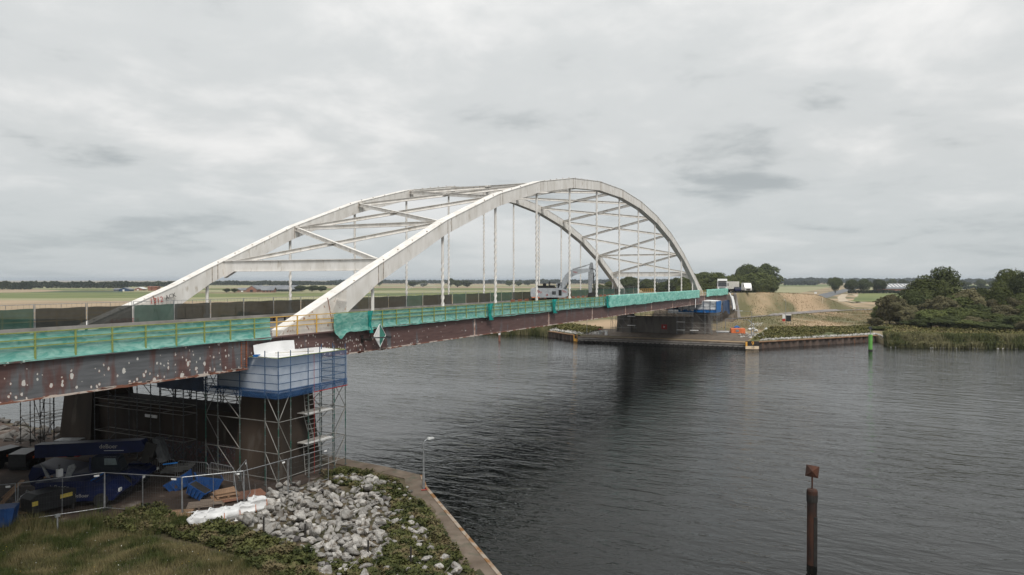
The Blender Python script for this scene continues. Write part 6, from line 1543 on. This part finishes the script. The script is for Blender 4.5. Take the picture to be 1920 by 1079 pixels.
for x in (.1, .5, .85): vb('white_label', 'white_paint', lambda mb: mb.box((x, -.25+.1*x, 1.19-.07*x), (.18, .1, .02)), ge)
# wood pile, white sack, blue tub
for i, (u, v, z_, l, rz_, ry_) in enumerate(((10, 946, .9, 1.6, .5, -.4), (25, 935, 1.2, 1.3, .2, -.5), (38, 944, .6, 1.5, 1.1, 0), (14, 958, .55, 2.0, .3, -.1), (36, 955, .35, 1.6, -.7, .05), (40, 965, .15, 1.4, -.7, 0), (20, 962, .8, 1.5, .8, -.15))):
    p = near(u, v+18); o = MB().box((0, 0, 0), (l, .22, .06)).build('plank', 'wood'); o.location = (p.x, p.y, p.z+z_*.8); o.rotation_euler = (0, ry_, rz_)
    tag(o, ('short plank sticking up at the top of the wood heap', 'steep plank at the very top left of the wood heap', 'plank turned crosswise in the middle of the wood heap', 'long plank over the blue tub', 'pale plank low beside the generator', 'lowest plank on the ground by the generator', 'tilted plank above the rim of the blue tub')[i], 'plank', 'planks in the heap by the generator')
for u, v in ((82, 930), (94, 928)):
    p = near(u, v+16); o = MB().tube((0, 0, 0), (.15, .1, 1.4), .07, 8).build('wooden_post', 'wood'); o.location = p
    tag(o, 'upright orange-brown wooden stake behind the generator, %s of two' % ('left' if u == 82 else 'right'), 'post')
p = near(44, 960); o = MB().grid(lambda u, v: (lerp(-.5, .5, u)+.1*nz(u*5, v*4, 1), lerp(-.3, .3, v), 1.15-.9*abs(u-.55)*1.1-.5*v+.15*nz(u*7, v*6, 1, 3)), 14, 10).build('white_sack', 'white_tarp', smooth=True, recalc=False); o.location = p
tag(o, 'crumpled white plastic sheet hanging over the wood heap', 'sheet')
bt = pose('blue_tub', 'dark blue ribbed tub cut by the left edge of the picture', 'tub', near(-30, 995), near(18, 990))
vb('body', 'blue_skip', lambda mb: mb.prism([(-.8, -.5, .1), (.7, -.5, .1), (.85, -.5, 1.0), (-.8, -.5, 1.0)], (0, 1, 0)), bt)
for k in range(4): vb('rib', 'blue_skip', lambda mb: mb.box((-.6+.36*k, -.53, .55), (.06, .06, .85)), bt)
# dark machines at the far left under the bridge
for i, (u, v, w_, lab) in enumerate(((14, 872, 2.6, 'dark machine lump at the left edge by the shore rocks'), (52, 876, 2.0, 'black covered equipment left of the telehandler'))):
    p = near(u, v); o = thing('compressor', lab, 'machine', p, .5*i)
    MB().prism([(-w_/2, -.5, .3), (w_/2, -.5, .3), (w_/2, -.5, .9), (w_*.2, -.5, 1.2), (-w_/2, -.5, 1.1)], (0, 1.1, 0)).build('body', 'black_plastic', o, local=True)
    for x in (-w_*.3, w_*.3): MB().tube((x, -.6, .3), (x, .7, .3), .3, 10).build('wheel', 'rubber', o, local=True)
    MB().box((-.2, -.55, .75), (.3, .04, .14)).build('orange_sticker', 'orange_paint', o, local=True)
ho = thing('hose_cart', 'red and grey hose reel drum behind the telehandler', 'hose reel', near(131, 868))
MB().box((0, 0, .8), (1.6, .8, .8), rz=-1.1).build('frame', 'red_paint', ho, local=True)
MB().tube((-.25, -.6, .95), (.05, .1, .95), .55, 16).build('drum', 'rubber', ho, local=True); MB().box((0, 0, 1.35), (1.6, .9, .3), rz=-1.1).build('cover', 'galv', ho, local=True)
# crowd barriers
cbp = thing('crowd_barrier', 'x', 'barrier', (0, 0, 0), 0, 'grey crowd barriers in front of the pier')
MB().path([(0, 0, 0), (0, 0, .95), (.12, 0, 1.08), (2.1, 0, 1.08), (2.22, 0, .95), (2.22, 0, 0)], .022, 6).build('frame', 'galv', cbp, local=True)
MB().tube((0, 0, .2), (2.22, 0, .2), .018, 6).build('bottom_rail', 'galv', cbp, local=True)
for k in range(13): MB().tube((.16+.158*k, 0, .2), (.16+.158*k, 0, 1.07), .009, 5).build('bar', 'galv', cbp, local=True)
for i, ((u0, v0), (u1, v1), lab) in enumerate((((333, 897), (391, 902), 'left crowd barrier in front of the graffiti wall'), ((394, 901), (446, 913), 'right crowd barrier, beside the scaffolding'), ((270, 892), (331, 896), 'shaded crowd barrier behind the telehandler forks'))):
    o = cbp if i == 0 else dup(cbp); a = near(u0, v0); b = near(u1, v1); o.location = a; o.rotation_euler = (0, 0, math.atan2(b.y-a.y, b.x-a.x)); o['label'] = lab
# blue tipping skips, pallets
def skip(label, u, v, rz_, tilt, sc=1):
    o = thing('blue_skip', label, 'skip', near(u, v), rz_)
    e = Matrix.Rotation(tilt, 4, 'Y')
    mb = MB(); T = lambda p: tuple(e @ Vector((p[0]*sc, p[1]*sc, p[2]*sc+.1)))
    mb.quadbox([T((-.5, -.4, 0)), T((.5, -.4, 0)), T((.5, .4, 0)), T((-.5, .4, 0))], [T((-.8, -.5, .75)), T((.75, -.5, .75)), T((.75, .5, .75)), T((-.8, .5, .75))]); b_ = mb.build('tub', 'blue_skip', o, local=True)
    mb = MB()
    for k in range(5): x = -.55+.27*k; mb.bar(T((x, -.52, .08)), T((x*1.25, -.55, .72)), .05, .05)
    mb.build('ribs', 'blue_skip', b_, local=True, kind='stuff')
    MB().quadbox([T((-.7, -.45, .74)), T((.68, -.45, .74)), T((.68, .45, .74)), T((-.7, .45, .74))], [T((-.7, -.45, .755)), T((.68, -.45, .755)), T((.68, .45, .755)), T((-.7, .45, .755))]).build('dark_inside', 'dark_steel', b_, local=True)
    return o
skip('blue tipping skip tilted on its side left of the other skip', 346, 918, -1.0, -.5, .95)
skip('upright blue skip with ribs beside the pallets', 385, 922, -.6, .25, 1.0)
skip('small blue skip lying in front of the upright one', 366, 934, -1.2, .5, .75)
def pallet(label, u, v, rz_, m='wood', n=6, hgt=0):
    o = thing('pallet', label, 'pallet', near(u, v)+Vector((0, 0, hgt)), rz_)
    for k in range(n): MB().box((0, -.5+k*(1.0/(n-1)), .13), (1.25, .13, .022)).build('board', m, o, local=True)
    for x in (-.55, 0, .55): MB().box((x, 0, .065), (.10, 1.1, .10)).build('bearer', m, o, local=True)
    return o
pallet('light brown pallet with white paint smears nearest the fence', 336, 968, -.9, 'wood'); pallet('grey brown pallet flat on the ground in the middle', 375, 950, -.8, 'wood_grey')
pallet('grey pallet touching the middle one', 398, 946, -.75, 'wood_grey'); pallet('orange brown pallet with beams on top near the rust sheet', 420, 938, -.55, 'wood'); pallet('second pallet stacked under the beams', 424, 936, -.5, 'wood', hgt=.16)
for i, (dx, h) in enumerate(((-.3, .42), (0, .42), (.28, .42))):
    p = near(422, 936); o = MB().box((0, 0, 0), (1.1, .12, .1)).build('beam', 'wood'); o.location = p+Vector((dx*.6, dx*.8, h)); o.rotation_euler = (0, 0, -.5+.1*i)
    tag(o, 'short timber beam lying on the stacked pallets', 'beam', 'timber beams on the stacked pallets')
o = MB().box((0, 0, 0), (2.4, 1.5, .03)).build('rust_sheet', 'rust_sheet'); o.location = near(455, 934)+Vector((0, 0, .08)); o.rotation_euler = (0, 0, -.5); tag(o, 'flat red brown steel sheet on the ground beside the pallets', 'plate')
for i, (u, v) in enumerate(((322, 888), (336, 884))):
    p = near(u, v); o = thing('wood_stack', 'low stack of pale boards by the crowd barrier, %s' % ('left' if i == 0 else 'right'), 'wood stack', p, -.7)
    for k in range(4): MB().box((.1*k, 0, .1+.09*k), (1.3, .6, .05)).build('board', 'plank_grey', o, local=True)
# big bags
def bigbag(label, u, v, rz_, sx=1, sy=1, sz=1):
    o = thing('big_bag', label, 'bag', near(u, v), rz_, 'white big bags at the edge of the rock pile')
    bm = bmesh.new(); bmesh.ops.create_cube(bm, size=1); bmesh.ops.subdivide_edges(bm, edges=bm.edges[:], cuts=7, use_grid_fill=True)
    for v_ in bm.verts:
        c = v_.co; r = 1+.30*(1-(2*c.z)**2)*.5; l = Vector((c.x, c.y)); c.x *= r; c.y *= r
        k = 1-.22*(abs(2*c.x*2*c.y)); c.x *= k*sx*.95; c.y *= k*sy*.95; c.z = (c.z+.5)*.72*sz
        c += Vector((nz(c.x*3+u, c.z*4, 1), nz(c.y*3+u, c.z*4, 1, 4), .5*nz(c.x*4, c.y*4+u, 1)))*.16
    me = bpy.data.meshes.new('sack'); bm.to_mesh(me); bm.free(); me.materials.append(MATS['bag_white']); me.polygons.foreach_set('use_smooth', [True]*len(me.polygons))
    s_ = bpy.data.objects.new('sack', me); col.objects.link(s_); s_.parent = o
    MB().path([(-.4*sx, -.4*sy, .6*sz), (-.2, -.1, .95*sz), (.1, .2, .7*sz)], .03, 5).build('strap', 'bag_white', o, local=True)
    MB().path([(.42*sx, -.43*sy, .1), (.40*sx, -.45*sy, .68*sz)], .018, 5).build('orange_strap', 'bag_orange', o, local=True)
    return o
bigbag('white big bag at the left end of the row by the rocks', 378, 992, -.8, 1.1, .9, .8); bigbag('bulging white big bag second in the row', 402, 990, -.7, 1.1, 1, .9); bigbag('white big bag under the leaning fence panel', 430, 984, -.6, 1.1, .9, .8)
bigbag('white big bag with sand half buried in the stones', 458, 968, -.5, 1.2, .8, .7); bigbag('white and orange big bag at the right end of the row', 482, 962, -.5, 1.0, .8, .85)
sheet('sand_heap', 'sand', P2([(440, 950), (470, 940), (500, 942), (490, 960), (455, 972), (430, 965)]), .12, .5, gz)
# mesh fences on the ground
mfp = thing('mobile_fence', 'x', 'fence', (0, 0, 0), 0, 'open mesh fence panels round the work site')
for x in (0.02, 3.43): MB().tube((x, 0, .03), (x, 0, 2.0), .022, 6).build('post', 'galv', mfp, local=True)
for z_ in (1.98, .12): MB().tube((0, 0, z_), (3.45, 0, z_), .019, 6).build('rail', 'galv', mfp, local=True)
MB().tube((1.72, 0, .12), (1.72, 0, 1.98), .012, 5).build('mid_post', 'galv', mfp, local=True)
mb = MB()
for k in range(32): mb.box((.06+.106*k, 0, 1.05), (.0045, .0045, 1.85))
for k in range(7): mb.box((1.72, 0, .25+.28*k), (3.4, .0045, .0045))
mb.build('mesh', 'galv_dark', mfp, local=True, kind='stuff')
MB().box((0, 0, .06), (.24, .68, .13)).build('foot', 'rubber', mfp, local=True); MB().box((3.1, -.03, 1.86), (.22, .01, .09)).build('white_tag', 'white_paint', mfp, local=True)
fpts = [(-110, 995), (32, 984), (196, 957), (342, 968), (458, 955), (540, 930), (616, 902)]
for i, ((u0, v0), (u1, v1)) in enumerate(zip(fpts, fpts[1:])):
    a = near(u0, v0); b = near(u1, v1); o = mfp if i == 0 else dup(mfp); d_ = (b-a).length
    o.location = a; o.rotation_euler = (0, -math.asin((b.z-a.z)/d_), math.atan2(b.y-a.y, b.x-a.x)); o.scale = (d_/3.45, 1, 1)
    o['label'] = 'open mesh site fence panel, %s from the left' % ordw(i)
o = dup(mfp); a = near(448, 965); o.location = a; o.rotation_euler = (R(-7), 0, R(36)); o['label'] = 'mesh fence panel seen almost edge-on, leaning beside the big bags'
# thin dark stakes among the stones
for i, (u, v) in enumerate(((494, 1010), (572, 1022), (690, 1040), (770, 1050))):
    p = near(u, v+8); h = .75; o = MB().tube((p.x, p.y, p.z-.2), (p.x+.02, p.y, p.z+h), .045, 6).build('stake', 'timber_dark'); tag(o, 'thin dark wooden stake among the boulders, %s from the left' % ordw(i), 'stake')
p = near(108, 1000); vp_ = thing('water_tap_post', 'small grey standpipe in the grass below the generator', 'standpipe', p)
MB().tube(p, p+Vector((0, 0, .8)), .035, 6).build('pipe', 'galv', vp_); MB().box(p+Vector((0, 0, .85)), (.2, .12, .14)).build('head', 'galv', vp_)
MB().path([(1.35, -10.1, -6.68), (1.5, -10.4, -6.66), (1.8, -10.1, -6.66)], .03, 5).build('red_strap', 'red_paint'); tag(bpy.data.objects['red_strap.001'] if 'red_strap.001' in bpy.data.objects else bpy.data.objects['red_strap'], 'short red strap on the quay at the foot of the lamp post', 'strap')
# ------------------------------------------------------------------ air
if HAZE > 0:
    m = bpy.data.materials.new('haze_air'); m.use_nodes = True; ns = m.node_tree.nodes; ns.clear()
    o_ = ns.new('ShaderNodeOutputMaterial'); v_ = ns.new('ShaderNodeVolumePrincipled'); v_.inputs['Density'].default_value = HAZE; v_.inputs['Color'].default_value = (.78, .86, .95, 1); v_.inputs['Anisotropy'].default_value = 0.2
    m.node_tree.links.new(v_.outputs[0], o_.inputs['Volume'])
    MB().box2((-1500, -16500, -12), (21500, 17500, 26)).build('haze', m, kind='stuff')
